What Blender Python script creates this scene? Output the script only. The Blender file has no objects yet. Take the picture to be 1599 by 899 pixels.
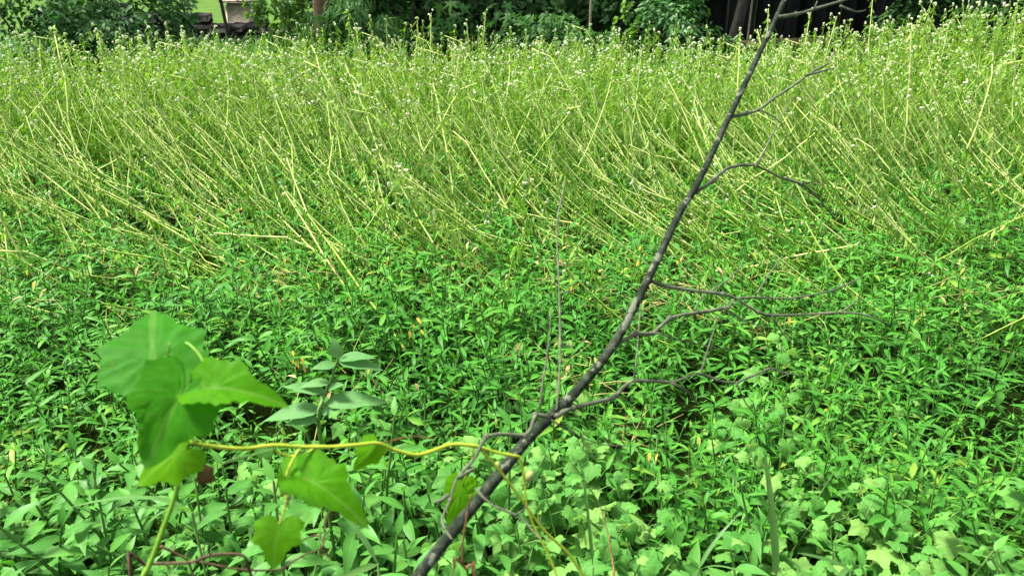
import bpy, math, random
import numpy as np
from mathutils import Vector, Matrix

rng = np.random.default_rng(11)
random.seed(11)
S = bpy.context.scene
COL = S.collection

# ------------------------------------------------------------------ camera, world, sun, exposure
CAM_H, PITCH, FPX, IW, IH = 2.1, 25.0, 1235.0, 1599.0, 899.0
cam_d = bpy.data.cameras.new('camera')
cam = bpy.data.objects.new('camera', cam_d); COL.objects.link(cam)
cam.location = (0, 0, CAM_H)
cam.rotation_euler = (math.radians(90 - PITCH), 0, 0)
cam_d.sensor_width = 36.0
cam_d.lens = 36.0 * FPX / IW
cam_d.clip_start, cam_d.clip_end = 0.02, 400
cam_d.dof.use_dof = True
cam_d.dof.focus_distance = 3.6
cam_d.dof.aperture_fstop = 5.6
S.camera = cam

SUN_EL, SUN_AZ = 62.0, -72.0          # azimuth from +Y (forward), negative = to the left
w = bpy.data.worlds.new('World'); S.world = w; w.use_nodes = True
nt = w.node_tree; bg = nt.nodes['Background']
sky = nt.nodes.new('ShaderNodeTexSky'); sky.sky_type = 'NISHITA'; sky.sun_disc = False
sky.sun_elevation = math.radians(SUN_EL); sky.sun_rotation = math.radians(SUN_AZ)
sky.dust_density = 3.0; sky.air_density = 1.0
hs = nt.nodes.new('ShaderNodeHueSaturation'); hs.inputs['Saturation'].default_value = 0.3
nt.links.new(sky.outputs[0], hs.inputs['Color']); nt.links.new(hs.outputs[0], bg.inputs[0])
bg.inputs[1].default_value = 0.08
sd = bpy.data.lights.new('sun', 'SUN'); sd.energy = 3.1; sd.angle = math.radians(12); sd.color = (1, .96, .88)
so = bpy.data.objects.new('sun', sd); COL.objects.link(so)
_e, _a = math.radians(SUN_EL), math.radians(SUN_AZ)
to_sun = Vector((math.cos(_e) * math.sin(_a), math.cos(_e) * math.cos(_a), math.sin(_e)))
so.rotation_euler = to_sun.to_track_quat('Z', 'Y').to_euler()
so.location = (0, 0, 12)
S.view_settings.view_transform = 'Standard'
S.view_settings.look = 'None'
S.view_settings.exposure = 1.97
S.view_settings.gamma = 1.0
S.render.engine = 'CYCLES'
S.cycles.max_bounces = 3
S.cycles.diffuse_bounces = 2
S.cycles.glossy_bounces = 2
S.cycles.transmission_bounces = 3
S.cycles.use_adaptive_sampling = True
S.cycles.use_light_tree = False
S.cycles.caustics_reflective = False
S.cycles.caustics_refractive = False

# ------------------------------------------------------------------ pixel <-> place helpers
_p = math.radians(PITCH)
FWD = np.array([0, math.cos(_p), -math.sin(_p)]); UP = np.array([0, math.sin(_p), math.cos(_p)]); RT = np.array([1.0, 0, 0])
CAM = np.array([0, 0, CAM_H])
def pt(px, py, depth):
    return CAM + depth * (FWD + (px - IW / 2) / FPX * RT + (IH / 2 - py) / FPX * UP)
def pix(x, y, z):
    d = np.stack([x, y, z - CAM_H], -1) if not np.isscalar(x) else np.array([x, y, z - CAM_H])
    dep = d @ FWD
    return IW / 2 + FPX * (d @ RT) / dep, IH / 2 - FPX * (d @ UP) / dep, dep
def at_height(px, py, z):
    r = FWD + (px - IW / 2) / FPX * RT + (IH / 2 - py) / FPX * UP
    return CAM + r * (z - CAM_H) / r[2]

# ------------------------------------------------------------------ materials
def new_mat(name):
    m = bpy.data.materials.new(name); m.use_nodes = True
    t = m.node_tree
    for n in list(t.nodes): t.nodes.remove(n)
    out = t.nodes.new('ShaderNodeOutputMaterial')
    return m, t, out
def N(t, typ, **kw):
    n = t.nodes.new(typ)
    for k, v in kw.items(): setattr(n, k, v)
    return n
def ramp(t, fac, stops):
    r = N(t, 'ShaderNodeValToRGB'); e = r.color_ramp.elements
    while len(e) < len(stops): e.new(0.5)
    for el, (p, c) in zip(e, stops): el.position = p; el.color = (*c, 1)
    t.links.new(fac, r.inputs[0]); return r.outputs[0]
def math_n(t, op, a, b=None):
    n = N(t, 'ShaderNodeMath', operation=op)
    for i, v in enumerate((a, b)):
        if v is None: continue
        if isinstance(v, (int, float)): n.inputs[i].default_value = v
        else: t.links.new(v, n.inputs[i])
    return n.outputs[0]
def mix_c(t, f, a, b, mode='MIX'):
    n = N(t, 'ShaderNodeMix', data_type='RGBA', blend_type=mode)
    for sock, v in ((n.inputs['Factor'], f), (n.inputs['A'], a), (n.inputs['B'], b)):
        if isinstance(v, (int, float)): sock.default_value = v
        elif isinstance(v, tuple): sock.default_value = (*v, 1)
        else: t.links.new(v, sock)
    return n.outputs['Result']

def leaf_mat(name, stops, rough=0.42, spec=0.22, trans=0.35, tcol=(0.16, 0.34, 0.02), back=(0.12, 0.24, 0.09), rib=0.35, veins=0.0, backmix=0.45):
    m, t, out = new_mat(name)
    tint = N(t, 'ShaderNodeAttribute', attribute_name='tint').outputs['Fac']
    rnd = N(t, 'ShaderNodeObjectInfo').outputs['Random']
    is_b = math_n(t, 'GREATER_THAN', tint, 0.5)
    a = math_n(t, 'MULTIPLY', math_n(t, 'SUBTRACT', tint, 1.0), is_b)
    b = math_n(t, 'MULTIPLY', rnd, math_n(t, 'SUBTRACT', 1.0, is_b))
    v = math_n(t, 'ADD', a, b)
    col = ramp(t, v, stops)
    geo = N(t, 'ShaderNodeNewGeometry')
    nz = N(t, 'ShaderNodeTexNoise'); nz.inputs['Scale'].default_value = 45; nz.inputs['Detail'].default_value = 3
    t.links.new(geo.outputs['Position'], nz.inputs['Vector'])
    shade = math_n(t, 'ADD', math_n(t, 'MULTIPLY', nz.outputs['Fac'], 0.7), 0.65)
    cs = N(t, 'ShaderNodeVectorMath', operation='SCALE'); t.links.new(col, cs.inputs[0]); t.links.new(shade, cs.inputs['Scale'])
    col = cs.outputs[0]
    ac = N(t, 'ShaderNodeAttribute', attribute_name='across').outputs['Fac']
    al = N(t, 'ShaderNodeAttribute', attribute_name='along').outputs['Fac']
    ribm = math_n(t, 'MULTIPLY', math_n(t, 'LESS_THAN', ac, 0.09), rib)
    height = None
    if veins:
        ph = math_n(t, 'ADD', math_n(t, 'MULTIPLY', al, 42.0), math_n(t, 'MULTIPLY', ac, -13.0))
        sv = math_n(t, 'POWER', math_n(t, 'MAXIMUM', math_n(t, 'SINE', ph), 0.0), 6.0)
        ribm = math_n(t, 'MAXIMUM', ribm, math_n(t, 'MULTIPLY', sv, veins))
    if veins:
        sp = N(t, 'ShaderNodeTexNoise'); sp.inputs['Scale'].default_value = 130; sp.inputs['Detail'].default_value = 2; t.links.new(geo.outputs['Position'], sp.inputs['Vector'])
        col = mix_c(t, math_n(t, 'MULTIPLY', math_n(t, 'GREATER_THAN', sp.outputs['Fac'], .70), .6), col, (.16, .14, .03))
    pale = mix_c(t, 0.6, col, (0.3, 0.42, 0.12))
    col = mix_c(t, ribm, col, pale)
    bcol = mix_c(t, backmix, col, back)
    col = mix_c(t, geo.outputs['Backfacing'], col, bcol)
    bs = N(t, 'ShaderNodeBsdfPrincipled')
    t.links.new(col, bs.inputs['Base Color'])
    bs.inputs['Roughness'].default_value = rough
    bs.inputs['Specular IOR Level'].default_value = spec
    bp = N(t, 'ShaderNodeBump'); bp.inputs['Strength'].default_value = 0.25; bp.inputs['Distance'].default_value = 0.004
    t.links.new(nz.outputs['Fac'], bp.inputs['Height']); t.links.new(bp.outputs[0], bs.inputs['Normal'])
    tr = N(t, 'ShaderNodeBsdfTranslucent')
    tc = mix_c(t, 0.55, col, tcol)
    t.links.new(tc, tr.inputs['Color'])
    mx = N(t, 'ShaderNodeMixShader'); mx.inputs[0].default_value = trans
    t.links.new(bs.outputs[0], mx.inputs[1]); t.links.new(tr.outputs[0], mx.inputs[2])
    t.links.new(mx.outputs[0], out.inputs[0])
    return m

def rough_mat(name, stops, scale=20, rough=0.8, bump=0.3, dist=0.01, stretch=(1, 1, 1), spec=0.3, rand=0.0):
    m, t, out = new_mat(name)
    tc = N(t, 'ShaderNodeTexCoord')
    mp = N(t, 'ShaderNodeMapping'); mp.inputs['Scale'].default_value = stretch
    t.links.new(tc.outputs['Object'], mp.inputs[0])
    nz = N(t, 'ShaderNodeTexNoise'); nz.inputs['Scale'].default_value = scale; nz.inputs['Detail'].default_value = 6; nz.inputs['Roughness'].default_value = 0.65
    t.links.new(mp.outputs[0], nz.inputs['Vector'])
    f = nz.outputs['Fac']
    if rand:
        r = N(t, 'ShaderNodeObjectInfo').outputs['Random']
        f = math_n(t, 'ADD', f, math_n(t, 'MULTIPLY', math_n(t, 'SUBTRACT', r, 0.5), rand))
    col = ramp(t, f, stops)
    bs = N(t, 'ShaderNodeBsdfPrincipled'); t.links.new(col, bs.inputs['Base Color'])
    bs.inputs['Roughness'].default_value = rough; bs.inputs['Specular IOR Level'].default_value = spec
    bp = N(t, 'ShaderNodeBump'); bp.inputs['Strength'].default_value = bump; bp.inputs['Distance'].default_value = dist
    t.links.new(nz.outputs['Fac'], bp.inputs['Height']); t.links.new(bp.outputs[0], bs.inputs['Normal'])
    t.links.new(bs.outputs[0], out.inputs[0])
    return m

M = {}
M['herb'] = leaf_mat('herb_leaf', [(0, (.008, .080, .002)), (.5, (.038, .190, .008)), (.85, (.105, .30, .022)), (.96, (.19, .34, .03)), (1, (.34, .33, .04))], rough=.42, spec=.11, trans=.27, tcol=(.10, .40, .006), back=(.07, .24, .04))
M['day'] = leaf_mat('dayflower_leaf', [(0, (.025, .15, .012)), (.6, (.050, .225, .020)), (1, (.095, .29, .028))], rough=.42, spec=.14, trans=.33, tcol=(.12, .42, .01), veins=.10, back=(.1, .26, .06))
M['lobed'] = leaf_mat('lobed_leaf', [(0, (.050, .20, .030)), (.6, (.10, .28, .052)), (1, (.18, .34, .075))], rough=.6, spec=.12, trans=.36, tcol=(.20, .45, .03), veins=.2, back=(.2, .34, .11))
M['tall'] = leaf_mat('tall_weed_leaf', [(0, (.085, .26, .010)), (.5, (.20, .43, .024)), (.82, (.33, .55, .055)), (1, (.56, .70, .20))], rough=.55, spec=.10, trans=.45, tcol=(.26, .44, .008))
M['lodged'] = leaf_mat('wilting_leaf', [(0, (.040, .18, .007)), (.45, (.15, .36, .020)), (.75, (.31, .50, .06)), (1, (.58, .66, .24))], rough=.55, spec=.10, trans=.40, tcol=(.22, .44, .01))
M['vine'] = leaf_mat('gourd_vine_leaf', [(0, (.045, .20, .003)), (.5, (.07, .25, .003)), (1, (.10, .30, .004))], rough=.55, spec=.08, trans=.5, tcol=(.16, .42, .002), veins=.07, rib=.25, back=(.05, .24, .05), backmix=.3)
M['vine_old'] = leaf_mat('old_gourd_leaf', [(0, (.022, .15, .004)), (1, (.04, .20, .006))], rough=.55, spec=.08, trans=.42, tcol=(.09, .36, .004), veins=.07, rib=.25, back=(.04, .2, .04), backmix=.3)
M['broad'] = leaf_mat('broad_leaf', [(0, (.05, .20, .045)), (1, (.10, .27, .07))], rough=.55, spec=.1, trans=.3, tcol=(.12, .35, .05), veins=.2)
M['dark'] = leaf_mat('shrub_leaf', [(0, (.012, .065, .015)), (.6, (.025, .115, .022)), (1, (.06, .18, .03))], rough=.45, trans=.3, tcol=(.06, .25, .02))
M['feather'] = leaf_mat('feathery_leaf', [(0, (.02, .10, .015)), (.6, (.04, .16, .022)), (1, (.09, .24, .03))], rough=.5, trans=.35, tcol=(.1, .3, .02))
M['yellowvine'] = leaf_mat('yellowish_vine_leaf', [(0, (.06, .19, .012)), (1, (.14, .28, .02))], rough=.5, trans=.4, tcol=(.2, .4, .02))
M['grass'] = leaf_mat('grass_blade', [(0, (.04, .16, .02)), (.6, (.07, .21, .025)), (1, (.13, .27, .04))], rough=.45, trans=.35, tcol=(.14, .38, .02))
M['yellow'] = leaf_mat('yellow_leaf', [(0, (.50, .34, .02)), (1, (.55, .44, .04))], rough=.5, trans=.3, tcol=(.8, .5, .02), back=(.6, .4, .1))
M['straw'] = leaf_mat('straw_leaf', [(0, (.30, .22, .08)), (1, (.42, .34, .13))], rough=.7, trans=.25, tcol=(.5, .35, .1), back=(.4, .32, .15))
M['brownleaf'] = leaf_mat('dry_brown_leaf', [(0, (.09, .055, .015)), (1, (.18, .12, .035))], rough=.8, trans=.15, tcol=(.3, .15, .05), back=(.2, .13, .07))
M['stem_g'] = rough_mat('green_stem', [(.3, (.05, .13, .02)), (.7, (.10, .21, .04))], 40, .5, .1, rand=.3)
M['stem_f'] = rough_mat('fresh_green_stem', [(.25, (.10, .24, .015)), (.7, (.17, .34, .03))], 35, .5, .1)
M['stem_y'] = rough_mat('yellow_green_stem', [(.25, (.13, .29, .015)), (.6, (.26, .45, .04)), (.8, (.42, .56, .10))], 30, .6, .1, rand=.5, spec=.1)
M['stem_p'] = rough_mat('pale_fallen_stem', [(.22, (.13, .26, .02)), (.5, (.32, .44, .08)), (.8, (.58, .64, .24))], 30, .6, .1, rand=.75, spec=.1)
M['stem_v'] = rough_mat('vine_stem', [(.25, (.24, .34, .02)), (.55, (.36, .46, .03)), (.8, (.50, .50, .06))], 35, .45, .15)
M['bark'] = rough_mat('grey_bark', [(.3, (.008, .012, .007)), (.5, (.020, .028, .018)), (.72, (.065, .08, .052))], 60, .9, .6, .004, (1, 1, .35), spec=.08)
def add_lichen(m):
    t = m.node_tree; bs = next(n for n in t.nodes if n.type == 'BSDF_PRINCIPLED'); src = bs.inputs['Base Color'].links[0].from_socket
    tc = N(t, 'ShaderNodeTexCoord'); nz = N(t, 'ShaderNodeTexNoise'); nz.inputs['Scale'].default_value = 28; nz.inputs['Detail'].default_value = 5
    t.links.new(tc.outputs['Object'], nz.inputs['Vector'])
    f = math_n(t, 'MULTIPLY', math_n(t, 'GREATER_THAN', nz.outputs['Fac'], .60), .7)
    t.links.new(mix_c(t, f, src, (.15, .17, .12)), bs.inputs['Base Color'])
add_lichen(M['bark'])
M['twig'] = rough_mat('grey_twig_bark', [(.3, (.040, .050, .028)), (.55, (.095, .11, .065)), (.8, (.19, .21, .13))], 60, .8, .4, .003)
M['brown'] = rough_mat('brown_twig_bark', [(.3, (.030, .019, .007)), (.55, (.065, .042, .016)), (.8, (.15, .10, .042))], 70, .75, .4, .003)
M['red'] = rough_mat('reddish_twig_bark', [(.3, (.10, .055, .018)), (.7, (.22, .13, .045))], 70, .75, .3, .003)
M['trunk'] = rough_mat('trunk_bark', [(.3, (.05, .03, .018)), (.52, (.17, .105, .065)), (.75, (.27, .18, .12))], 16, .9, .9, .03, (1, 1, .25))
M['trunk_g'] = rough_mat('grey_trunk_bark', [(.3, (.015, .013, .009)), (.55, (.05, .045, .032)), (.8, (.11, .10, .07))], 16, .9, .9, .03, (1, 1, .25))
M['post'] = rough_mat('dark_post_metal', [(.3, (.02, .022, .02)), (.7, (.05, .05, .045))], 30, .6, .2)
M['palepost'] = rough_mat('pale_cane', [(.3, (.2, .17, .12)), (.7, (.34, .29, .2))], 30, .7, .2)
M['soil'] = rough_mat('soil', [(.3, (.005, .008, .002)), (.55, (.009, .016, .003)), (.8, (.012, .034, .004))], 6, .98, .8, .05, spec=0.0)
M['lawn'] = rough_mat('mown_grass', [(.3, (.04, .09, .016)), (.6, (.07, .13, .024)), (.8, (.10, .155, .032))], 2.5, .95, .5, .05, spec=.05)
M['wall'] = rough_mat('dark_stone', [(.3, (.014, .013, .012)), (.55, (.035, .034, .031)), (.8, (.075, .072, .065))], 7, .92, .9, .05, rand=.25)
M['palestone'] = rough_mat('pale_stone', [(.3, (.22, .19, .13)), (.7, (.4, .36, .27))], 9, .9, .6, .03)
M['shed'] = rough_mat('dark_shed_board', [(.3, (.008, .010, .009)), (.6, (.020, .022, .020)), (.85, (.042, .042, .036))], 9, .95, .5, .02, (1, 1, .15), rand=.2, spec=.1)
M['log'] = rough_mat('weathered_log', [(.3, (.05, .032, .018)), (.6, (.13, .09, .055)), (.85, (.2, .15, .10))], 14, .9, .7, .02, (.2, 1, 1))
M['white'] = leaf_mat('white_petal', [(0, (.40, .52, .22)), (1, (.74, .78, .56))], rough=.6, trans=.3, tcol=(.8, .85, .6), back=(.7, .75, .6), rib=0)
M['blue'] = leaf_mat('blue_petal', [(0, (.16, .38, .80)), (1, (.28, .52, .9))], rough=.6, trans=.3, tcol=(.2, .4, .9), back=(.2, .4, .8), rib=0)
M['pod'] = leaf_mat('green_capsule', [(0, (.20, .30, .06)), (1, (.36, .42, .14))], rough=.6, trans=.1, rib=0)

# ------------------------------------------------------------------ mesh prototypes: all triangles + across/along
class Proto:
    __slots__ = ('v', 'f', 'ac', 'al', 'mat', '_m', 'name')
    def __init__(s, v, f, mat, ac=None, al=None, name='piece'):
        s.v = np.asarray(v, float).reshape(-1, 3); s.f = np.asarray(f, int).reshape(-1, 3); n = len(s.v)
        s.ac = np.ones(n) if ac is None else np.asarray(ac, float)
        s.al = np.zeros(n) if al is None else np.asarray(al, float)
        s.mat = mat; s._m = None; s.name = name
    def mesh(s):
        if s._m is None: s._m = to_mesh(s.name, s.v, s.f, [s.mat], None, s.ac, s.al)
        return s._m

def to_mesh(name, v, f, mats, midx=None, ac=None, al=None, tint=None):
    me = bpy.data.meshes.new(name)
    nv, nf = len(v), len(f)
    me.vertices.add(nv); me.vertices.foreach_set('co', np.ascontiguousarray(v, dtype=np.float32).ravel())
    me.loops.add(nf * 3); me.loops.foreach_set('vertex_index', np.ascontiguousarray(f, dtype=np.int32).ravel())
    me.polygons.add(nf)
    me.polygons.foreach_set('loop_start', np.arange(0, nf * 3, 3, dtype=np.int32))
    me.polygons.foreach_set('use_smooth', np.ones(nf, dtype=bool))
    for m in mats: me.materials.append(M[m])
    if midx is not None: me.polygons.foreach_set('material_index', np.ascontiguousarray(midx, dtype=np.int32))
    for nm, a in (('across', ac), ('along', al), ('tint', tint)):
        if a is not None:
            at = me.attributes.new(nm, 'FLOAT', 'POINT'); at.data.foreach_set('value', np.ascontiguousarray(a, dtype=np.float32))
    me.update(calc_edges=True)
    return me

def blade(width, n, prof, droop=0.3, fold=0.25, mat='herb', curl=0.0, wave=0.0, twist=0.0, name='leaf'):
    """leaf of unit length along +X, +Z its upper side; prof(t) gives half width share"""
    v = [(0, 0, 0)]; ac = [0]; al = [0]
    def z(t): return -droop * t * t + 0.12 * droop * t
    ts = [(i + 1) / (n + 1) for i in range(n)]
    for t in ts:
        hw = width * .5 * prof(t)
        e = fold * hw
        wv = wave * math.sin(t * 17)
        yy = curl * t * t
        for s in (-1, 0, 1):
            tw = twist * t * s * hw
            v.append((t - (abs(s) * .0), yy + s * hw, z(t) + abs(s) * e + wv * s + tw)); ac.append(abs(s)); al.append(t)
    v.append((1.0, curl, z(1.0))); ac.append(0); al.append(1)
    f = [(0, 2, 1), (0, 3, 2)]
    for i in range(n - 1):
        a = 1 + 3 * i; b = a + 3
        f += [(a, a + 1, b + 1), (a, b + 1, b), (a + 1, a + 2, b + 2), (a + 1, b + 2, b + 1)]
    a = 1 + 3 * (n - 1); k = len(v) - 1
    f += [(a, a + 1, k), (a + 1, a + 2, k)]
    return Proto(v, f, mat, ac, al, name)

def outline_leaf(rfun, n, mat, cup=0.15, crinkle=0.03, droop=0.2, rings=2, seed=0, fold=0.0, name='leaf', center=.38):
    """leaf as a fan: outline r(theta) about a centre; base notch at x=0, tip at +X"""
    r = np.random.default_rng(seed)
    v = [(center, 0, 0)]; ac = [0]; al = [center]
    for k in range(1, rings + 1):
        q = k / rings
        for i in range(n):
            th = math.pi * (-1 + 2 * i / n)
            R = rfun(th) * q
            x, y = center + R * math.cos(th), R * math.sin(th)
            zz = -cup * (R ** 2) - droop * max(0, x - center) ** 2 + fold * abs(y) + r.normal(0, crinkle) * q
            v.append((x, y, zz)); ac.append(min(1, abs(y) * 2.2) ** .75); al.append(x)
    x0 = center - rfun(math.pi) * .98; x1 = center + rfun(0.0)
    v = [((a - x0) / (x1 - x0), b / (x1 - x0), c / (x1 - x0)) for a, b, c in v]; al = [p[0] for p in v]
    f = []
    for i in range(n):
        f.append((0, 1 + i, 1 + (i + 1) % n))
    for k in range(rings - 1):
        A = 1 + k * n; B = A + n
        for i in range(n):
            j = (i + 1) % n
            f += [(A + i, B + i, B + j), (A + i, B + j, A + j)]
    return Proto(v, f, mat, ac, al, name)

def heart(th):
    a = abs(th)
    return 0.36 * (1 + .15 * math.cos(a) ** 2) * (1 - .72 * math.exp(-((math.pi - a) / .34) ** 2)) + .26 * math.exp(-(a / .30) ** 2) + .07 * math.exp(-((a - 1.05) / .22) ** 2) + .06 * math.exp(-((a - 1.95) / .25) ** 2) + .012 * math.cos(a * 22)
def lobes3(th):
    a = abs(th)
    return .36 + .24 * math.exp(-(a / .42) ** 2) + .12 * math.exp(-((a - 1.15) / .34) ** 2) + .05 * math.exp(-((a - 2.2) / .35) ** 2) - .14 * math.exp(-((math.pi - a) / .3) ** 2) + .028 * math.cos(a * 15)
def lobes5(th):
    a = abs(th)
    return .17 + .45 * math.exp(-(a / .24) ** 2) + .36 * math.exp(-((a - .95) / .22) ** 2) + .28 * math.exp(-((a - 1.9) / .24) ** 2) + .02 * math.cos(a * 23)

def catmull(P, sub=4):
    P = [np.asarray(p, float) for p in P]
    if len(P) < 3 or sub < 2: return P
    out = []
    for i in range(len(P) - 1):
        p0 = P[max(i - 1, 0)]; p1 = P[i]; p2 = P[i + 1]; p3 = P[min(i + 2, len(P) - 1)]
        for k in range(sub):
            t = k / sub
            out.append(.5 * ((2 * p1) + (-p0 + p2) * t + (2 * p0 - 5 * p1 + 4 * p2 - p3) * t * t + (-p0 + 3 * p1 - 3 * p2 + p3) * t ** 3))
    out.append(P[-1]); return out

def tube(P, R, mat, sides=5, sub=1, lump=0.0, name='stem', seed=0, cap=True):
    n0 = len(P)
    Q = catmull(P, sub) if sub > 1 else [np.asarray(p, float) for p in P]
    if np.isscalar(R): R = [R] * n0
    RR = np.interp(np.linspace(0, n0 - 1, len(Q)), np.arange(len(R)) * (n0 - 1) / max(1, len(R) - 1), R)
    r = np.random.default_rng(seed)
    v = []; f = []
    Q = np.array(Q)
    T = np.gradient(Q, axis=0); T /= (np.linalg.norm(T, axis=1)[:, None] + 1e-9)
    up = np.array([0, 0, 1.0]) if abs(T[0][2]) < .9 else np.array([1.0, 0, 0])
    side = np.cross(T[0], up); side /= np.linalg.norm(side)
    for i in range(len(Q)):
        side = side - T[i] * (side @ T[i]); side /= (np.linalg.norm(side) + 1e-9)
        b = np.cross(T[i], side)
        k = RR[i] * (1 + r.normal(0, lump) if lump else 1)
        for j in range(sides):
            an = 2 * math.pi * j / sides
            v.append(Q[i] + k * (math.cos(an) * side + math.sin(an) * b))
    for i in range(len(Q) - 1):
        for j in range(sides):
            a = i * sides + j; b2 = i * sides + (j + 1) % sides
            f += [(a, b2, b2 + sides), (a, b2 + sides, a + sides)]
    if cap:
        v.append(Q[-1] + T[-1] * RR[-1] * .6); k = len(v) - 1; o = (len(Q) - 1) * sides
        f += [(o + j, o + (j + 1) % sides, k) for j in range(sides)]
        v.append(Q[0]); k = len(v) - 1
        f += [((j + 1) % sides, j, k) for j in range(sides)]
    return Proto(v, f, mat, name=name)

def blob(mat, r=1.0, seed=0, jit=.25, squash=1.0, name='flower_head'):
    t = (1 + 5 ** .5) / 2
    v = np.array([(-1, t, 0), (1, t, 0), (-1, -t, 0), (1, -t, 0), (0, -1, t), (0, 1, t), (0, -1, -t), (0, 1, -t), (t, 0, -1), (t, 0, 1), (-t, 0, -1), (-t, 0, 1)], float) / 1.9
    q = np.random.default_rng(seed); v = v * (1 + q.normal(0, jit, (12, 1))) * r; v[:, 2] *= squash
    f = [(0, 11, 5), (0, 5, 1), (0, 1, 7), (0, 7, 10), (0, 10, 11), (1, 5, 9), (5, 11, 4), (11, 10, 2), (10, 7, 6), (7, 1, 8), (3, 9, 4), (3, 4, 2), (3, 2, 6), (3, 6, 8), (3, 8, 9), (4, 9, 5), (2, 4, 11), (6, 2, 10), (8, 6, 7), (9, 8, 1)]
    return Proto(v, f, mat, name=name)

def merge(ps, name, mat=None):
    """several prototypes of one material as one prototype"""
    V, F, A, L, o = [], [], [], [], 0
    for p, m in ps:
        v = p.v if m is None else p.v @ m[:3, :3].T + m[:3, 3]
        V.append(v); F.append(p.f + o); A.append(p.ac); L.append(p.al); o += len(v)
    return Proto(np.vstack(V), np.vstack(F), mat or ps[0][0].mat, np.concatenate(A), np.concatenate(L), name)

def mat_dir(pos, d, normal, s, sw=None):
    """4x4: local X along d, local Z near normal, length s, width scale sw"""
    d = np.asarray(d, float); d = d / (np.linalg.norm(d) + 1e-9)
    z = np.asarray(normal, float); z = z - d * (z @ d)
    if np.linalg.norm(z) < 1e-5: z = np.cross(d, [1, .3, .2])
    z = z / np.linalg.norm(z); y = np.cross(z, d)
    m = np.eye(4); m[:3, 0] = d * s; m[:3, 1] = y * (sw or s); m[:3, 2] = z * s; m[:3, 3] = pos
    return m
def leaf_m(pos, az, pitch, s, roll=0.0, sw=None):
    d = np.array([math.cos(az) * math.cos(pitch), math.sin(az) * math.cos(pitch), math.sin(pitch)])
    side = np.array([-math.sin(az), math.cos(az), 0])
    nrm = np.cross(d, side); nrm = nrm * (1 if nrm[2] >= 0 else -1) if abs(pitch) < 1.5 else nrm
    nrm = nrm * math.cos(roll) + side * math.sin(roll)
    return mat_dir(pos, d, nrm, s, sw)
def inst_m(x, y, z, rz, s, tilt=0.0, taz=0.0, sz=1.0):
    R = Matrix.Translation((x, y, z)) @ Matrix.Rotation(tilt, 4, Vector((math.sin(taz), -math.cos(taz), 0))) @ Matrix.Rotation(rz, 4, 'Z')
    m = np.array(R); m[:3, :3] = m[:3, :3] @ np.diag([s, s, s * sz])
    return m

# ------------------------------------------------------------------ objects
def tag(o, label=None, cat=None, group=None, kind=None):
    if label: o['label'] = label
    if cat: o['category'] = cat
    if group: o['group'] = group
    if kind: o['kind'] = kind
    return o
def empty(name, loc=(0, 0, 0)):
    o = bpy.data.objects.new(name, None); COL.objects.link(o); o.location = loc; o.empty_display_size = .05; return o
def mesh_obj(name, me, parent=None, m=None, kind=None):
    o = bpy.data.objects.new(name, me); COL.objects.link(o)
    if parent is not None: o.parent = parent
    if m is not None: o.matrix_basis = Matrix(m.tolist())
    if kind: o['kind'] = kind
    return o
def part(name, proto, parent=None, m=None, kind=None):
    return mesh_obj(name, proto.mesh(), parent, m, kind)
def thing_at(name, base, label, cat, group=None):
    """Empty at base; returns it and a function that adds world-space prototypes under it"""
    e = empty(name, tuple(float(c) for c in base)); tag(e, label, cat, group)
    off = np.eye(4); off[:3, 3] = -np.asarray(base, float)
    def add(nm, proto, parent=None, m=None, kind=None):
        mm = off if m is None else off @ m
        if parent is not None: mm = np.array(parent.matrix_basis.inverted()) @ mm
        return part(nm, proto, parent or e, mm, kind)
    return e, add

class Variant:
    """a plant: list of (part name, prototype, matrix, kind)"""
    def __init__(s): s.p = []; s.flat = None
    def add(s, nm, pr, m=None, kind=None): s.p.append((nm, pr, np.eye(4) if m is None else m, kind))
    def flatten(s):
        if s.flat is None:
            V, F, A, L, G, I, o = [], [], [], [], [], [], 0
            for i, (nm, pr, m, k) in enumerate(s.p):
                V.append(pr.v @ m[:3, :3].T + m[:3, 3]); F.append(pr.f + o); A.append(pr.ac); L.append(pr.al)
                I.append(np.full(len(pr.v), i)); G += [pr.mat] * len(pr.f); o += len(pr.v)
            s.flat = (np.vstack(V), np.vstack(F), np.concatenate(A), np.concatenate(L), np.concatenate(I), G)
        return s.flat
def plant_object(name, var, m, label, cat, group):
    e = empty(name); e.matrix_basis = Matrix(m.tolist()); tag(e, label, cat, group)
    for nm, pr, pm, k in var.p: part(nm, pr, e, pm, k)
    return e
def bake(name, items, label, cat, pbias=None):
    """items: (variant, matrix, bias); everything as ONE stuff mesh"""
    mats = []; V, F, A, L, T, MI, o = [], [], [], [], [], [], 0
    for var, m, bias in items:
        v, f, a, l, idx, g = var.flatten()
        V.append(v @ m[:3, :3].T + m[:3, 3]); F.append(f + o); A.append(a); L.append(l); o += len(v)
        t = rng.random(len(var.p)) * .75 + rng.random() * .25 + bias
        T.append(1 + np.clip(t, 0.001, .999)[idx])
        for x in set(g):
            if x not in mats: mats.append(x)
        MI.append(np.array([mats.index(x) for x in g]))
    me = to_mesh(name, np.vstack(V), np.vstack(F), mats, np.concatenate(MI), np.concatenate(A), np.concatenate(L), np.concatenate(T))
    ob = mesh_obj(name, me); tag(ob, label, cat, None, 'stuff'); return ob

def noise2(x, y, s=1.0, ph=0.0):
    return (np.sin(x * 1.7 * s + 1.3 * np.sin(y * 1.1 * s + ph) + ph) + np.sin(y * 2.3 * s + 1.1 * np.sin(x * 1.9 * s - ph) + 2 * ph) + .6 * np.sin((x + y) * 3.7 * s + ph * 3)) / 2.6

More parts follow.
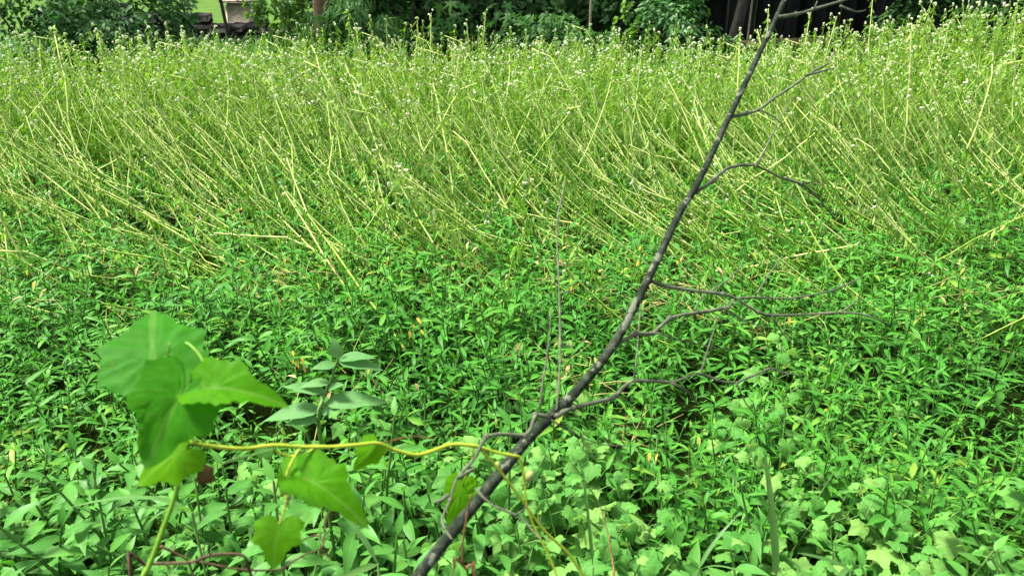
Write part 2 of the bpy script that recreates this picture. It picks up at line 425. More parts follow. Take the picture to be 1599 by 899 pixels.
def scatter(y0, y1, spacing, margin=.7):
    out = []
    y = y0
    while y < y1:
        dep = y * math.cos(_p) + (CAM_H - .5) * math.sin(_p)
        half = .66 * dep + margin
        n = int(2 * half / spacing) + 1
        xs = np.linspace(-half, half, n) + rng.uniform(-.5, .5, n) * spacing
        ys = y + rng.uniform(-.5, .5, n) * spacing
        out.append(np.stack([xs, ys], 1)); y += spacing
    return np.vstack(out)

# ------------------------------------------------------------------ the setting: ground and lawn
def grid_sheet(name, x0, x1, y0, y1, nx, ny, zf, mat):
    xs, ys = np.meshgrid(np.linspace(x0, x1, nx), np.linspace(y0, y1, ny))
    v = np.stack([xs, ys, zf(xs, ys)], -1).reshape(-1, 3)
    f = []
    for j in range(ny - 1):
        for i in range(nx - 1):
            a = j * nx + i; f += [(a, a + 1, a + nx + 1), (a, a + nx + 1, a + nx)]
    return tag(mesh_obj(name, to_mesh(name, v, f, [mat])), kind='structure')
grid_sheet('ground', -150, 150, -60, 240, 61, 61, lambda x, y: 0 * x - .02, 'soil')['label'] = 'bare dark soil under the weeds'
grid_sheet('field_soil', -14, 14, -3, 15.4, 80, 60, lambda x, y: .02 * noise2(x, y, 2.0) + .004 + .02, 'soil')
grid_sheet('lawn', -40, -3.2, 15.6, 40, 40, 30, lambda x, y: .03 * noise2(x, y, .6) + .03, 'lawn')

# ------------------------------------------------------------------ background: walls, shed, posts, trees, shrubs
def box_v(x0, x1, y0, y1, z0, z1, seed=0, jit=0.0, mat='wall', name='stone'):
    q = np.random.default_rng(seed)
    v = np.array([(x, y, z) for z in (z0, z1) for y in (y0, y1) for x in (x0, x1)], float)
    c = v.mean(0)
    ch = .16 * min(x1 - x0, y1 - y0, z1 - z0)
    # chamfered block: each corner becomes three points
    P = []; idx = {}
    for k, p in enumerate(v):
        s = np.sign(c - p)
        for a in range(3):
            d = np.array([ch, ch, ch]) * s; d[a] = 0
            idx[(k, a)] = len(P); P.append(p + d + q.normal(0, jit, 3))
    quads = {0: [(0, 2, 6, 4), (1, 5, 7, 3)], 1: [(0, 4, 5, 1), (2, 3, 7, 6)], 2: [(0, 1, 3, 2), (4, 6, 7, 5)]}
    f = []
    for a, qs in quads.items():
        for qd in qs:
            i = [idx[(k, a)] for k in qd]; f += [(i[0], i[1], i[2]), (i[0], i[2], i[3])]
    for k in range(8): f.append((idx[(k, 0)], idx[(k, 1)], idx[(k, 2)]))
    edges = [(k, k ^ b, {1: 0, 2: 1, 4: 2}[b]) for k in range(8) for b in (1, 2, 4) if not k & b]
    for k, l, ax in edges:
        o = [a for a in range(3) if a != ax]
        i = [idx[(k, o[0])], idx[(k, o[1])], idx[(l, o[1])], idx[(l, o[0])]]
        f += [(i[0], i[1], i[2]), (i[0], i[2], i[3])]
    return Proto(P, f, mat, name=name)

# low dark stone wall at the top left
we, wadd = thing_at('stone_wall', (-5.3, 14.2, 0), 'low dark tumbledown stone wall in front of the mown lawn', 'wall')
k = 0
for row in range(5):
    x = -7.4 + rng.uniform(0, .2)
    while x < -4.35:
        L_ = rng.uniform(.22, .42)
        top = .78 - .09 * (x + 7.0) if x < -5.6 else .62 - .16 * (x + 5.6)
        z0 = .16 * row
        if z0 + .1 < top:
            wadd('stone', box_v(x, x + L_ - .015, 14.05 + rng.uniform(-.04, .04), 14.4, z0, z0 + .15, seed=k, jit=.012)); k += 1
        x += L_
te, tadd = thing_at('stone_block', (-4.86, 15.0, .03), 'pale squared stone block standing on the lawn edge behind the dark wall', 'stone')
te['kind'] = 'thing'
bl = box_v(-5.15, -4.6, 14.9, 15.3, .03, .74, seed=4, jit=.01, mat='palestone', name='block'); tadd('block', bl)
tadd('cap_stone', box_v(-5.2, -4.55, 14.86, 15.34, .743, .80, seed=5, jit=.006, mat='palestone', name='cap_stone'))

def post(px, py_base, depth, h, r, mat, label, lean=(0, 0), cat='post', name='fence_post'):
    b = pt(px, py_base, depth); b = np.array([b[0], b[1], 0.0])
    e, add = thing_at(name, b, label, cat)
    add('shaft', tube([b, b + [lean[0] * .5, lean[1] * .5, h * .5], b + [lean[0], lean[1], h]], [r, r * .95, r * .9], mat, 6, 3, .04, 'shaft'))
    add('cap', tube([b + [lean[0], lean[1], h], b + [lean[0], lean[1], h + .02]], [r * 1.15, r * .9], mat, 6, 1, 0, 'cap'))
post(356, 33, 12.6, 2.2, .028, 'post', 'thin dark leaning post in front of the low stone wall', (-.16, 0))
post(502, 38, 10.5, 2.4, .026, 'post', 'thin dark post right against the brown tree trunk', (-.05, 0))
post(922, 26, 11.0, 2.3, .020, 'palepost', 'thin pale cane stuck behind the round green bush', (0, 0), 'cane', 'garden_cane')
post(1173, 16, 11.4, 2.2, .014, 'palepost', 'thin grey cane standing before the dark shed', (0, 0), 'cane', 'garden_cane')

# shed of dark upright boards at the top right
sx0, sx1, sy = 3.35, 10.6, 12.9
se, sadd = thing_at('shed', ((sx0 + sx1) / 2, sy + 1.2, 0), 'black timber shed wall behind the weeds at the right', 'shed')
x = sx0; k = 0
board = {}
while x < sx1:
    wd = .22
    sadd('board', box_v(x, x + wd - .012, sy + (.02 if k % 2 else 0), sy + .05 + (.02 if k % 2 else 0), .12, 2.6, seed=k, jit=.002, mat='shed', name='board')); x += wd; k += 1
sadd('side_wall', box_v(sx0, sx0 + .06, sy + .08, sy + 2.6, .1, 2.6, seed=3, mat='shed', name='side_wall'))
sadd('roof', box_v(sx0 - .3, sx1 + .3, sy - .45, sy + 2.9, 2.62, 2.72, seed=3, mat='shed', name='roof'))
le, ladd = thing_at('fallen_log', (5.4, 12.3, 0), 'long weathered log lying along the foot of the dark shed', 'log')
ladd('trunk', tube([(3.3, 12.35, .36), (4.6, 12.3, .40), (6.0, 12.25, .40), (7.6, 12.3, .36), (9.2, 12.3, .33)], [.09, .10, .10, .09, .07], 'log', 9, 4, .05, 'trunk', 3))
for sx in (3.9, 6.1, 8.4): ladd('support_stone', box_v(sx, sx + .32, 12.15, 12.5, .0, .31, seed=int(sx), jit=.02, name='support_stone'))

def foliage(n, centre, rad, proto_list, size, seed, shell=.55, droop=.5, clumps=14, flat=.9, lo=None):
    """leaf cloud: clumps of leaves spread through an uneven crown; merged into one prototype"""
    q = np.random.default_rng(seed); ps = []
    cs = []
    for i in range(clumps):
        d = q.normal(size=3); d /= np.linalg.norm(d); d *= (shell + (1 - shell) * q.random())
        cs.append((np.array(centre) + d * np.array(rad), q.uniform(.22, .42)))
    for i in range(n):
        c, cr = cs[q.integers(clumps)]
        d = q.normal(size=3); d /= np.linalg.norm(d)
        p = c + d * np.array(rad) * cr * q.random() ** .4
        if lo is not None and p[2] < lo: p[2] = lo + q.random() * .15
        az = math.atan2(p[1] - centre[1], p[0] - centre[0]) + q.normal(0, .8)
        pr = proto_list[q.integers(len(proto_list))]
        ps.append((pr, leaf_m(p, az, q.normal(-.1, .45) - droop * .4, size * q.uniform(.7, 1.3), q.normal(0, .5))))
    pr = merge(ps, 'foliage')
    pr_t = 1 + np.repeat(q.random(n), [len(p.v) for p, _ in ps]) * .95 + .02
    return pr, pr_t
def foliage_obj(name, fol, parent):
    pr, tint = fol
    me = to_mesh(name, pr.v, pr.f, [pr.mat], None, pr.ac, pr.al, tint)
    return mesh_obj(name, me, parent, None, 'stuff')

ov = lambda t: math.sin(math.pi * min(1, t * 1.02) ** .75) ** .9
lan = lambda t: math.sin(math.pi * t ** .72) ** 1.1
D_leaf = [blade(.5, 2, ov, .15, .2, 'dark', name='leaf'), blade(.42, 2, ov, .3, .2, 'dark', name='leaf')]
C_leaf = [blade(.62, 1, ov, .15, .2, 'dark', name='leaf'), blade(.55, 1, ov, .3, .2, 'dark', name='leaf')]
F_leaf = [blade(.16, 2, lan, .4, .2, 'feather', name='leaf'), blade(.2, 2, lan, .25, .2, 'feather', name='leaf')]
Y_leaf = [blade(.6, 2, ov, .2, .2, 'yellowvine', name='leaf')]

def shrub(name, base, label, rad, n, leaf, size, seed, cat='bush', group=None, clumps=16, stems=5, stem_mat='trunk_g', droop=.5, cz=None):
    if name == 'hedge_shrub': cz = rad[2] * .62
    base = np.array(base, float)
    e = empty(name, tuple(base)); tag(e, label, cat, group)
    q = np.random.default_rng(seed)
    cz = cz if cz is not None else rad[2] * .75
    for i in range(stems):
        a = q.uniform(0, 6.28); ex = np.array([math.cos(a) * rad[0] * .5, math.sin(a) * rad[1] * .5, cz * q.uniform(.8, 1.4)])
        part('stem', tube([(ex[0] * .1, ex[1] * .1, 0), ex * [.5, .5, .55], ex], [.03, .022, .008], stem_mat, 5, 3, .06, 'stem', seed + i), e)
    foliage_obj('crown', foliage(n, (0, 0, cz), rad, leaf, size, seed, droop=droop, clumps=clumps, lo=.06), e)
    return e
def tree(name, base, label, trunk_r, trunk_h, crad, n, leaf, size, seed, mat='trunk', group=None, lean=(0, 0)):
    base = np.array(base, float); e = empty(name, tuple(base)); tag(e, label, 'tree', group)
    q = np.random.default_rng(seed)
    top = np.array([lean[0], lean[1], trunk_h])
    part('trunk', tube([(0, 0, -.05), (0.01, 0, .25), top * .5 + [.04, .02, 0], top], [trunk_r * 1.35, trunk_r, trunk_r * .9, trunk_r * .7], mat, 10, 5, .05, 'trunk', seed), e)
    cz = trunk_h + crad[2] * .55
    for i in range(6):
        a = i * 1.05 + q.uniform(-.3, .3); ex = top + [math.cos(a) * crad[0] * .6, math.sin(a) * crad[1] * .6, crad[2] * q.uniform(.3, .9)]
        part('limb', tube([top * .93, (top + ex) * .5 + [0, 0, .1], ex], [trunk_r * .5, trunk_r * .3, .012], mat, 6, 3, .05, 'limb', seed + i), e)
    foliage_obj('crown', foliage(n, (lean[0], lean[1], cz), crad, leaf, size, seed, clumps=30), e)
    return e

def bx(px, depth): return (px - IW / 2) / FPX * depth
def gy(depth, py=20): return pt(800, py, depth)[1]
T_G = 'trees shading the far edge'
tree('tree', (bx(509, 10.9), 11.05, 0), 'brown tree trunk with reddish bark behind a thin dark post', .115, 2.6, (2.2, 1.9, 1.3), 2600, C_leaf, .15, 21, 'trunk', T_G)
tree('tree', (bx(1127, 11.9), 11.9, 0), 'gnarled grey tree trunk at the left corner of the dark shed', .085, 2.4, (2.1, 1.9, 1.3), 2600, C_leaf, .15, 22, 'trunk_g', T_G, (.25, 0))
tree('tree', (bx(655, 15.0), 15.4, 0), 'added shade tree behind the large-leaved shrubs', .13, 2.3, (2.6, 2.0, 1.4), 2600, C_leaf, .16, 23, 'trunk_g', T_G)  # this tree and the next are added so their crowns shade the hedge
tree('tree', (bx(900, 15.0), 15.4, 0), 'added shade tree behind the round green bush', .12, 2.3, (2.6, 2.0, 1.4), 2600, C_leaf, .16, 24, 'trunk_g', T_G)
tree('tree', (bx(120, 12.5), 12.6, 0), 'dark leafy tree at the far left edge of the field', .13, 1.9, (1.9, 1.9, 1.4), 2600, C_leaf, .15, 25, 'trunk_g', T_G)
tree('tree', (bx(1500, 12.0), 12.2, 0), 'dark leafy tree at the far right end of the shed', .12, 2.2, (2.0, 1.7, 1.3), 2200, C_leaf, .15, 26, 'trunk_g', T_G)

H_G = 'shrubs along the far edge'
shrub('shrub', (bx(225, 11.4), 11.5, 0), 'dark shrub at the left end of the low stone wall', (1.0, .7, .95), 3200, D_leaf, .10, 31, group=H_G)
shrub('shrub', (bx(75, 10.9), 11.0, 0), 'dark shrub at the far left beside the field', (.95, .7, 1.0), 3200, D_leaf, .10, 32, group=H_G)
shrub('climbing_vine', (bx(455, 11.2), 11.3, 0), 'pale green climber left of the brown tree trunk', (.5, .4, .8), 1700, Y_leaf, .08, 33, 'climber', H_G)
shrub('feathery_shrub', (bx(572, 10.6), 10.7, 0), 'feathery drooping green shrub right of the brown tree trunk', (.62, .55, .72), 3800, F_leaf, .13, 34, 'bush', H_G, 22, droop=1.6)
shrub('round_bush', (bx(868, 10.6), 10.8, 0), 'rounded dense green bush in front of the pale cane', (.78, .6, .62), 2600, [blade(.5, 2, ov, .2, .2, 'feather', name='leaf')], .085, 35, 'bush', H_G, 24)
shrub('yellow_green_climber', (bx(973, 11.0), 11.2, 0), 'yellow-green climber beside the ivy-dark shrub', (.18, .3, .75), 420, Y_leaf, .08, 36, 'climber', H_G, 9, 3)
shrub('shrub', (bx(1050, 11.3), 11.4, 0), 'dark glossy shrub left of the gnarled grey trunk', (.72, .6, .85), 2400, D_leaf, .085, 37, 'bush', H_G, 24)
shrub('shrub', (bx(1185, 11.6), 11.5, 0), 'small sprawling bush in front of the log by the shed', (.45, .35, .34), 700, [blade(.5, 2, ov, .2, .2, 'feather', name='leaf')], .06, 38, 'bush', H_G, 10)
shrub('shrub', (bx(1430, 11.2), 11.3, 0), 'dark shrub at the far right in front of the shed', (.9, .6, .85), 1500, D_leaf, .09, 39, 'bush', H_G)
shrub('shrub', (bx(1575, 10.8), 10.9, 0), 'dark shrub at the rightmost end of the far edge', (.8, .6, .9), 1300, D_leaf, .09, 40, 'bush', H_G)
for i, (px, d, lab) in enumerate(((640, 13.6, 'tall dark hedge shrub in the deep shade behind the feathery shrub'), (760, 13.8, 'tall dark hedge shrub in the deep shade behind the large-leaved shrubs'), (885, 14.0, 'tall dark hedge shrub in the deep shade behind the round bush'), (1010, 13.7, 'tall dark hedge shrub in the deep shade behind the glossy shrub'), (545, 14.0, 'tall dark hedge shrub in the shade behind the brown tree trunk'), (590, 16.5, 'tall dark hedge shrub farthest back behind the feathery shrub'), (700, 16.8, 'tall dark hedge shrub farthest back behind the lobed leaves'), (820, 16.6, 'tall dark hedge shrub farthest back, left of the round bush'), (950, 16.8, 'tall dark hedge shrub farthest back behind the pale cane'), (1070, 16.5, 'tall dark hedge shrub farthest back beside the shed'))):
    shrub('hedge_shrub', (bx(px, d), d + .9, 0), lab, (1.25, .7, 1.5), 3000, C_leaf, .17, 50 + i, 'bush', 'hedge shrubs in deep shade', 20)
for i, px in enumerate((60, 190, 300, 395, 470)):
    shrub('hedge_shrub', (bx(px, 25), 26, 0), 'green hedge bush beyond the lawn, ' + ('at the left edge of the picture', 'second from the left', 'third from the left', 'beside the dark leaning post', 'nearest the brown trunk')[i], (1.9, 1.0, 1.4), 900, [blade(.5, 2, ov, .2, .2, 'feather', name='leaf')], .25, 60 + i, 'bush', 'hedge beyond the lawn', 18)

def big_leaf_shrub(px, depth, label, spots, seed):
    b = pt(px, 30, depth); b = np.array([b[0], b[1], 0.0]); q = np.random.default_rng(seed)
    e, add = thing_at('large_leaved_shrub', b, label, 'bush', 'large-leaved shrubs at the hedge')
    pr = [outline_leaf(lobes5, 28, 'feather', .2, .015, .3, 2, s, name='leaf') for s in range(2)]
    add('stem', tube([b, b + [.03, 0, .5], b + [0, .04, 1.5]], [.025, .02, .01], 'trunk_g', 6, 3, .05, 'stem'))
    for (lx, ly) in spots:
        p = pt(lx, ly, depth - .25 + q.uniform(-.1, .1)); az = -math.pi / 2 + q.normal(0, .9) + (.6 if lx > px else -.6)
        add('petiole', tube([(b[0] + q.normal(0, .02), b[1], max(.2, p[2] - .1)), (b + p) / 2 * [1, 1, 0] + [0, 0, p[2] + .02], p], .006, 'stem_g', 4, 1, 0, 'petiole'))
        add('leaf', pr[q.integers(2)], None, leaf_m(p, az, -.7 + q.normal(0, .2), .23 * q.uniform(.85, 1.15), q.normal(0, .3)))
big_leaf_shrub(695, 11.0, 'shrub with large lobed leaves against the dark hollow, left of its twin', [(688, 8), (705, 2), (712, 20), (684, 28), (700, 34), (692, 48), (676, 42), (718, 8), (708, 45), (728, 30)], 3)
big_leaf_shrub(785, 10.9, 'shrub with large bright lobed leaves beside the round bush', [(778, 20), (797, 22), (770, 34), (792, 36), (806, 44), (782, 48), (812, 30), (765, 10), (790, 6)], 4)

# ------------------------------------------------------------------ plant kinds
H_leaf = [blade(.245, 3, lan, d, .28, 'herb', c, name='leaf') for d, c in ((.22, .03), (.42, -.05), (.6, .06), (.1, 0))]
def herb_variant(q, n_pairs, h):
    V = Variant()
    bend = q.normal(0, .05, 2)
    P = [(0, 0, 0), (bend[0] * .3, bend[1] * .3, h * .5), (bend[0], bend[1], h)]
    V.add('stem', tube(P, [.0035, .003, .002], 'stem_g', 4, 1, 0, 'stem', cap=False))
    az = q.uniform(0, 6.28)
    for i in range(n_pairs):
        u = 1 - .105 * i - .03 * i * i / n_pairs
        if i == 0: u = 1.0
        z = h * max(u, .15); k = z / h
        pos = np.array([bend[0] * k * k, bend[1] * k * k, z])
        L_ = (.045, .07, .082, .085, .08, .075, .07)[min(i, 6)] * q.uniform(.85, 1.2)
        pit = (1.0, .62, .35, .18, .05, -.05, -.1)[min(i, 6)]
        for s in (0, 1):
            V.add('leaf', H_leaf[q.integers(4)], leaf_m(pos, az + math.pi * s + q.normal(0, .25), pit + q.normal(0, .16), L_ * q.uniform(.85, 1.1), q.normal(0, .25)))
        az += math.pi / 2 + q.normal(0, .3)
    return V
qv = np.random.default_rng(5)
HERB = [herb_variant(qv, 6, qv.uniform(.36, .5)) for _ in range(14)]
HERB_FAR = [herb_variant(qv, 5, qv.uniform(.34, .46)) for _ in range(8)]

MIX = []
DAY_leaf = [blade(.34, 4, ov, d, .22, 'day', c, name='leaf') for d, c in ((.2, .04), (.4, -.06), (.55, .05))]
FL_pet = outline_leaf(lambda th: .5, 8, 'blue', .1, .02, 0, 1, 1, name='flower')
def day_variant(q, flower):
    V = Variant(); h = q.uniform(.42, .62)
    b = q.normal(0, .08, 2)
    P = [np.array([b[0] * t * t, b[1] * t * t, h * t]) for t in (0, .33, .66, 1)]
    V.add('stem', tube(P, [.005, .0045, .004, .003], 'stem_g', 5, 1, 0, 'stem', cap=False))
    az = q.uniform(0, 6.28)
    for i in range(9):
        t = 1 - i * .085
        pos = np.array([b[0] * t * t, b[1] * t * t, h * t])
        L_ = (.06, .085, .10, .11, .11, .105, .1, .1, .1)[i] * q.uniform(.85, 1.15)
        V.add('leaf', DAY_leaf[q.integers(3)], leaf_m(pos, az, (.9, .6, .4, .25, .15, .1, 0, 0, 0)[i] + q.normal(0, .15), L_, q.normal(0, .3)))
        az += 2.4 + q.normal(0, .4)
    if flower:
        for s in (-1, 1, 0):
            V.add('flower_petal', FL_pet, leaf_m(P[-1] + np.array([.006 * s, -.008, .035 - (s == 0) * .004]), -math.pi / 2 + s * 1.3, .7 - 1.0 * (s == 0), .016 if s else .010, .3 * s))
        V.add('flower_stalk', tube([P[-1], P[-1] + [0, -.006, .036]], .0012, 'stem_g', 4, 1, 0, 'flower_stalk'))
    return V
DAY = [day_variant(qv, False) for _ in range(8)]; DAYF = [day_variant(qv, True) for _ in range(3)]

LB_leaf = [outline_leaf(lobes3, 26, 'lobed', .45, .035, .35, 2, s, .12 * (s % 2), name='leaf') for s in range(4)]
def lobed_variant(q):
    V = Variant(); h = q.uniform(.38, .6)
    b = q.normal(0, .10, 2)
    P = [np.array([b[0] * t * t, b[1] * t * t, h * t]) for t in (0, .33, .66, 1)]
    V.add('stem', tube(P, [.004, .004, .003, .002], 'stem_g', 5, 1, 0, 'stem', cap=False))
    az = q.uniform(0, 6.28)
    for i in range(11):
        t = 1 - i * .07
        pos = np.array([b[0] * t * t, b[1] * t * t, h * t])
        pl = (.015, .03, .045, .055, .06, .07, .07, .075, .08, .08, .08)[i]
        pe = pos + np.array([math.cos(az) * pl, math.sin(az) * pl, pl * .6])
        V.add('petiole', tube([pos, pe], .0016, 'stem_g', 3, 1, 0, 'petiole', cap=False))
        L_ = (.032, .045, .055, .062, .066, .066, .062, .06, .06, .06, .06)[i] * q.uniform(.8, 1.2)
        V.add('leaf', LB_leaf[q.integers(4)], leaf_m(pe, az + q.normal(0, .3), q.normal(.0, .3), L_, q.normal(0, .35)))
        az += 2.4 + q.normal(0, .4)
    return V
LOBED = [lobed_variant(qv) for _ in range(8)]
MIX += DAY + LOBED[:2]

T_leaf = {m: [blade(w_, 1, lan, d, .3, m, name='leaves') for d, w_ in ((.3, .25), (.7, .16))] for m in ('tall', 'lodged')}
HEADS = [merge([(blob('white', .0080, s * 7 + k, .3), mat_dir(np.random.default_rng(s * 9 + k).normal(0, .013, 3), (1, 0, 0), (0, 0, 1), 1)) for k in range(3)], 'flower_head') for s in range(4)]
PODS = [blob('pod', .014, s, .2, 1.8, 'seed_head') for s in range(3)]
def tall_variant(q, tilt, h, leafmat, stemmat, n_leaf, r0, droopdir=True, white=True):
    """a stalk that leans towards -X by tilt degrees, stem curving up again at its end; leaves hang"""
    V = Variant(); P = [np.zeros(3)]
    n = 9; th0 = math.radians(tilt)
    wob = q.normal(0, .06, n); bow = q.normal(0, .22); kink = q.integers(3, n) if q.random() < .45 else 99; kd = q.normal(0, .45); kz = q.normal(0, .25)
    for i in range(n):
        t = i / (n - 1)
        th = th0 * (1.02 - .14 * t ** 2) + wob[i] * .5 + bow * (t - .5) + (kd if i >= kink else 0)
        P.append(P[-1] + h / n * np.array([-math.sin(th), wob[i] * .9 + (kz if i >= kink else 0), max(math.cos(th), -.12)]))
    Pn = np.array(P)
    V.add('stem', tube(P, np.linspace(r0, r0 * .42, n + 1), stemmat, 3 if leafmat == 'tall' else 4, 1, 0, 'stem', cap=False))
    lv = []
    for i in range(n_leaf):
        t = .22 + .78 * (i + q.random()) / n_leaf
        j = t * n; a = int(min(j, n - 1)); p = Pn[a] + (Pn[a + 1] - Pn[a]) * (j - a)
        L_ = q.uniform(.04, .085) * (1.15 - .4 * t)
        lv.append((T_leaf[leafmat][q.integers(2)], leaf_m(p, q.uniform(0, 6.28), q.normal(-.45, .5) if leafmat == 'tall' else q.normal(-.85, .45), L_, q.normal(0, .5))))
    V.add('leaves', merge(lv, 'leaves'), None, 'stuff')
    hd = []
    if white:
        V.add('flower_head', HEADS[q.integers(4)], mat_dir(Pn[-1], (1, 0, 0), (0, 0, 1), q.uniform(.7, 1.2)))
        if q.random() < .5: V.add('flower_head', HEADS[q.integers(4)], mat_dir(Pn[-2] + q.normal(0, .015, 3), (1, 0, 0), (0, 0, 1), q.uniform(.5, .9)))
    for i in range(4):
        t = q.uniform(.6, .98); j = t * n; a = int(min(j, n - 1)); p = Pn[a] + (Pn[a + 1] - Pn[a]) * (j - a)
        hd.append((PODS[q.integers(3)], mat_dir(p + q.normal(0, .008, 3), (1, 0, 0), (0, 0, 1), q.uniform(.3, .55))))
    V.add('seed_heads', merge(hd, 'seed_heads'), None, 'stuff')
    return V
UPR = [tall_variant(qv, t, qv.uniform(.82, 1.08), 'tall', 'stem_y', 64, .0040, white=qv.random() < .75) for t in (3, 6, 10, 14, 18, 24) for _ in range(3)]
LOD = {t: [tall_variant(qv, t, qv.uniform(1.0, 1.35), 'lodged', 'stem_p', 66, qv.uniform(.0050, .0088), white=qv.random() < .35) for _ in range(6)] for t in (8, 20, 32, 42, 52, 62, 72, 80)}
FLAT = [tall_variant(qv, 84, qv.uniform(1.0, 1.3), 'lodged', 'stem_p', 14, .0065, white=False) for _ in range(3)]

# ------------------------------------------------------------------ placing: lance-leaved herbs
BR = [(640, 915), (700, 838), (760, 765), (820, 690), (860, 650), (905, 605), (960, 535), (1010, 440), (1060, 335), (1090, 285), (1140, 180), (1190, 75), (1225, 0)]
def branch_x(py):
    ys = [p[1] for p in BR][::-1]; xs = [p[0] for p in BR][::-1]
    return float(np.interp(py, ys, xs))
def side_words(px, py):
    d = px - branch_x(py)
    if px < 330: return 'at the left edge of the field'
    if px > 1330: return 'at the right edge of the field'
    if d < -420: return 'well left of the dead branch'
    if d < -160: return 'left of the dead branch'
    if d < 0: return 'just left of the dead branch'
    if d < 160: return 'just right of the dead branch'
    return 'well right of the dead branch'
def size_word(m):
    s = float(np.linalg.norm(m[:3, 2])); return 'tall ' if s > 1.09 else 'short ' if s < .93 else ''
def row_word(r, n): return ('front row', 'second row', 'third row', 'fourth row', 'back row')[min(4, int(5 * r / n))]
def fg_word(py): return ', bottom edge' if py > 850 else ', low foreground' if py > 790 else ', mid foreground' if py > 720 else ', back foreground'
def lean_word(m):
    k = m[0, 2] / float(np.linalg.norm(m[:3, 2])); return 'right-leaning ' if k > .09 else 'left-leaning ' if k < -.09 else ''
def in_frame(px, py, m=0): return -m < px < IW + m and -m < py < IH + m

items, cand = [], []
for (y0, y1, sp) in ((1.75, 4.2, .070), (4.2, 6.4, .092), (6.4, 9.6, .15)):
    P = scatter(y0, y1, sp)
    for x, y in P:
        g = noise2(x, y, 2.4, .7)
        px, py, dep = pix(x, y, .42)
        if y < 2.45:
            edge = 2.12 + .12 * noise2(x, 0, 3, 1) - (.25 if x > .55 else 0)
            if y < edge: continue
        if (g < -.42 or noise2(x, y, 5.2, 1.9) < -.58) and rng.random() < .9:
            if rng.random() < .45: continue
            g = -9           # open dark gaps
        s = (1 + .17 * noise2(x, y, 1.1, 2.2) + .17 * noise2(x, y, 4.1, .4) + rng.normal(0, .11)) * (.97 if y < 4 else .95 if y < 6 else .9)
        if g == -9: s *= .52
        var = (HERB if y < 3.6 else HERB_FAR)
        if y < 5.5 and rng.random() < .09: var = MIX; s *= .74
        v = var[rng.integers(len(var))]
        m = inst_m(x, y, .0, rng.uniform(0, 6.28), s, abs(rng.normal(0, .14)), rng.uniform(0, 6.28), 1.0)
        bias = .2 * noise2(x, y, 1.3, 4) - .03 + .1 * noise2(x, y, 3.3, 1)
        cand.append((dep if in_frame(px, py) else 99, v, m, px, py, bias))
order = sorted(range(len(cand)), key=lambda i: cand[i][0])
top = set(order[:300]); order_rank = {k: r for r, k in enumerate(order[:300])}
for i, (dep, v, m, px, py, b) in enumerate(cand):
    if i in top:
        plant_object('lance_leaved_herb', v, m, size_word(m) + lean_word(m) + 'lance-leaved weed shoot, ' + row_word(order_rank[i], 300) + ', ' + side_words(px, py), 'weed', 'lance-leaved weeds nearest the camera')
    else: items.append((v, m, b))
bake('lance_leaved_undergrowth', items, 'dense low mass of lance-leaved green weeds covering the middle of the field', 'ground cover')
print('herbs', len(cand))

# ------------------------------------------------------------------ leaning and upright tall weeds
up, lo = [], []
for (y0, y1, sp) in ((3.45, 6.3, .15), (6.3, 9.2, .108)):
    for x, y in scatter(y0, y1, sp):
        pxb, pyb, dep = pix(x, y, .1)
        lodg = noise2(x, y, .8, 3.3)
        # how far lodged: strong near, upright at the back
        t = np.interp(y, [3.6, 4.6, 5.6, 6.2, 6.9, 7.8], [66, 58, 48, 34, 17, 7]) + 15 * lodg + rng.normal(0, 12)
        if y < 4.4 and rng.random() < .85 - .85 * (y - 3.45): continue
        if y < 5.2 and noise2(x, y, 1.5, 1.2) < -.5: continue
        if x < -4.1 and y > 8.2: continue
        px, py, _d = pix(x - math.sin(math.radians(t)) * .5, y, .6)
        s = 1 + rng.normal(0, .08) - .10 * max(0, y - 7.6) + (.24 if (x > 3.7 and y > 7.8) else 0) + .07 * noise2(x, y, 1.9, 5)
        if y < 6.2 or t >= 30:
            t = max(4, t)
            key = min(LOD, key=lambda k: abs(k - t)); v = LOD[key][rng.integers(6)]
            rz = -.30 + .45 * noise2(x, y, 1.4, 6) + rng.normal(0, .38) + (rng.uniform(1.2, 4.5) if rng.random() < .05 else 0)      # -X leaning, turned a little away
            m = inst_m(x, y, 0, rz, s, 0, 0)
            lo.append((dep if in_frame(px, py, -5) else 99, v, m, px, py, t))
        else:
            v = UPR[rng.integers(len(UPR))] if t > 4 else UPR[rng.integers(9)]
            m = inst_m(x, y, 0, rng.normal(-.2, .9), s, max(0, t - 10) * .012, math.pi, 1.0)
            up.append((dep if in_frame(px, py, -5) else 99, v, m, px, py, t))
for lst, nm, bnm, blab in ((lo, 'leaning_weed', 'leaning_weed_mass', 'further pale leaning weed stalks crowded together across the field'), (up, 'upright_weed', 'upright_weed_mass', 'crowded upright yellow-green weeds with white tips filling the back of the field')):
    order = sorted(range(len(lst)), key=lambda i: lst[i][0]); top = set(order[:290]); rank = {k: r for r, k in enumerate(order[:290])}
    rest = []
    for i, (dep, v, m, px, py, t) in enumerate(lst):
        if i in top and dep < 90:
            if nm == 'leaning_weed':
                st = 'pale weed stalk fallen almost flat ' if t > 66 else 'pale weed stalk leaning far over ' if t > 48 else ('pale weed stalk tilting ' if t > 26 else 'pale stalk still upright, ')
                lab = st + side_words(px, py) + ', ' + row_word(rank[i], 290)
            else:
                lab = size_word(m) + ('upright yellow-green weed ' if t < 14 else 'slightly tilted yellow-green weed ') + side_words(px, py) + ', ' + row_word(rank[i], 290)
            plant_object(nm, v, m, lab, 'weed', 'fallen and leaning stalks' if nm == 'leaning_weed' else 'upright weeds at the back of the field')
        else: rest.append((v, m, .08 * noise2(m[0, 3], m[1, 3], 1.0, 2)))
    bake(bnm, rest, blab, 'weeds')
print('leaning', len(lo), 'upright', len(up))

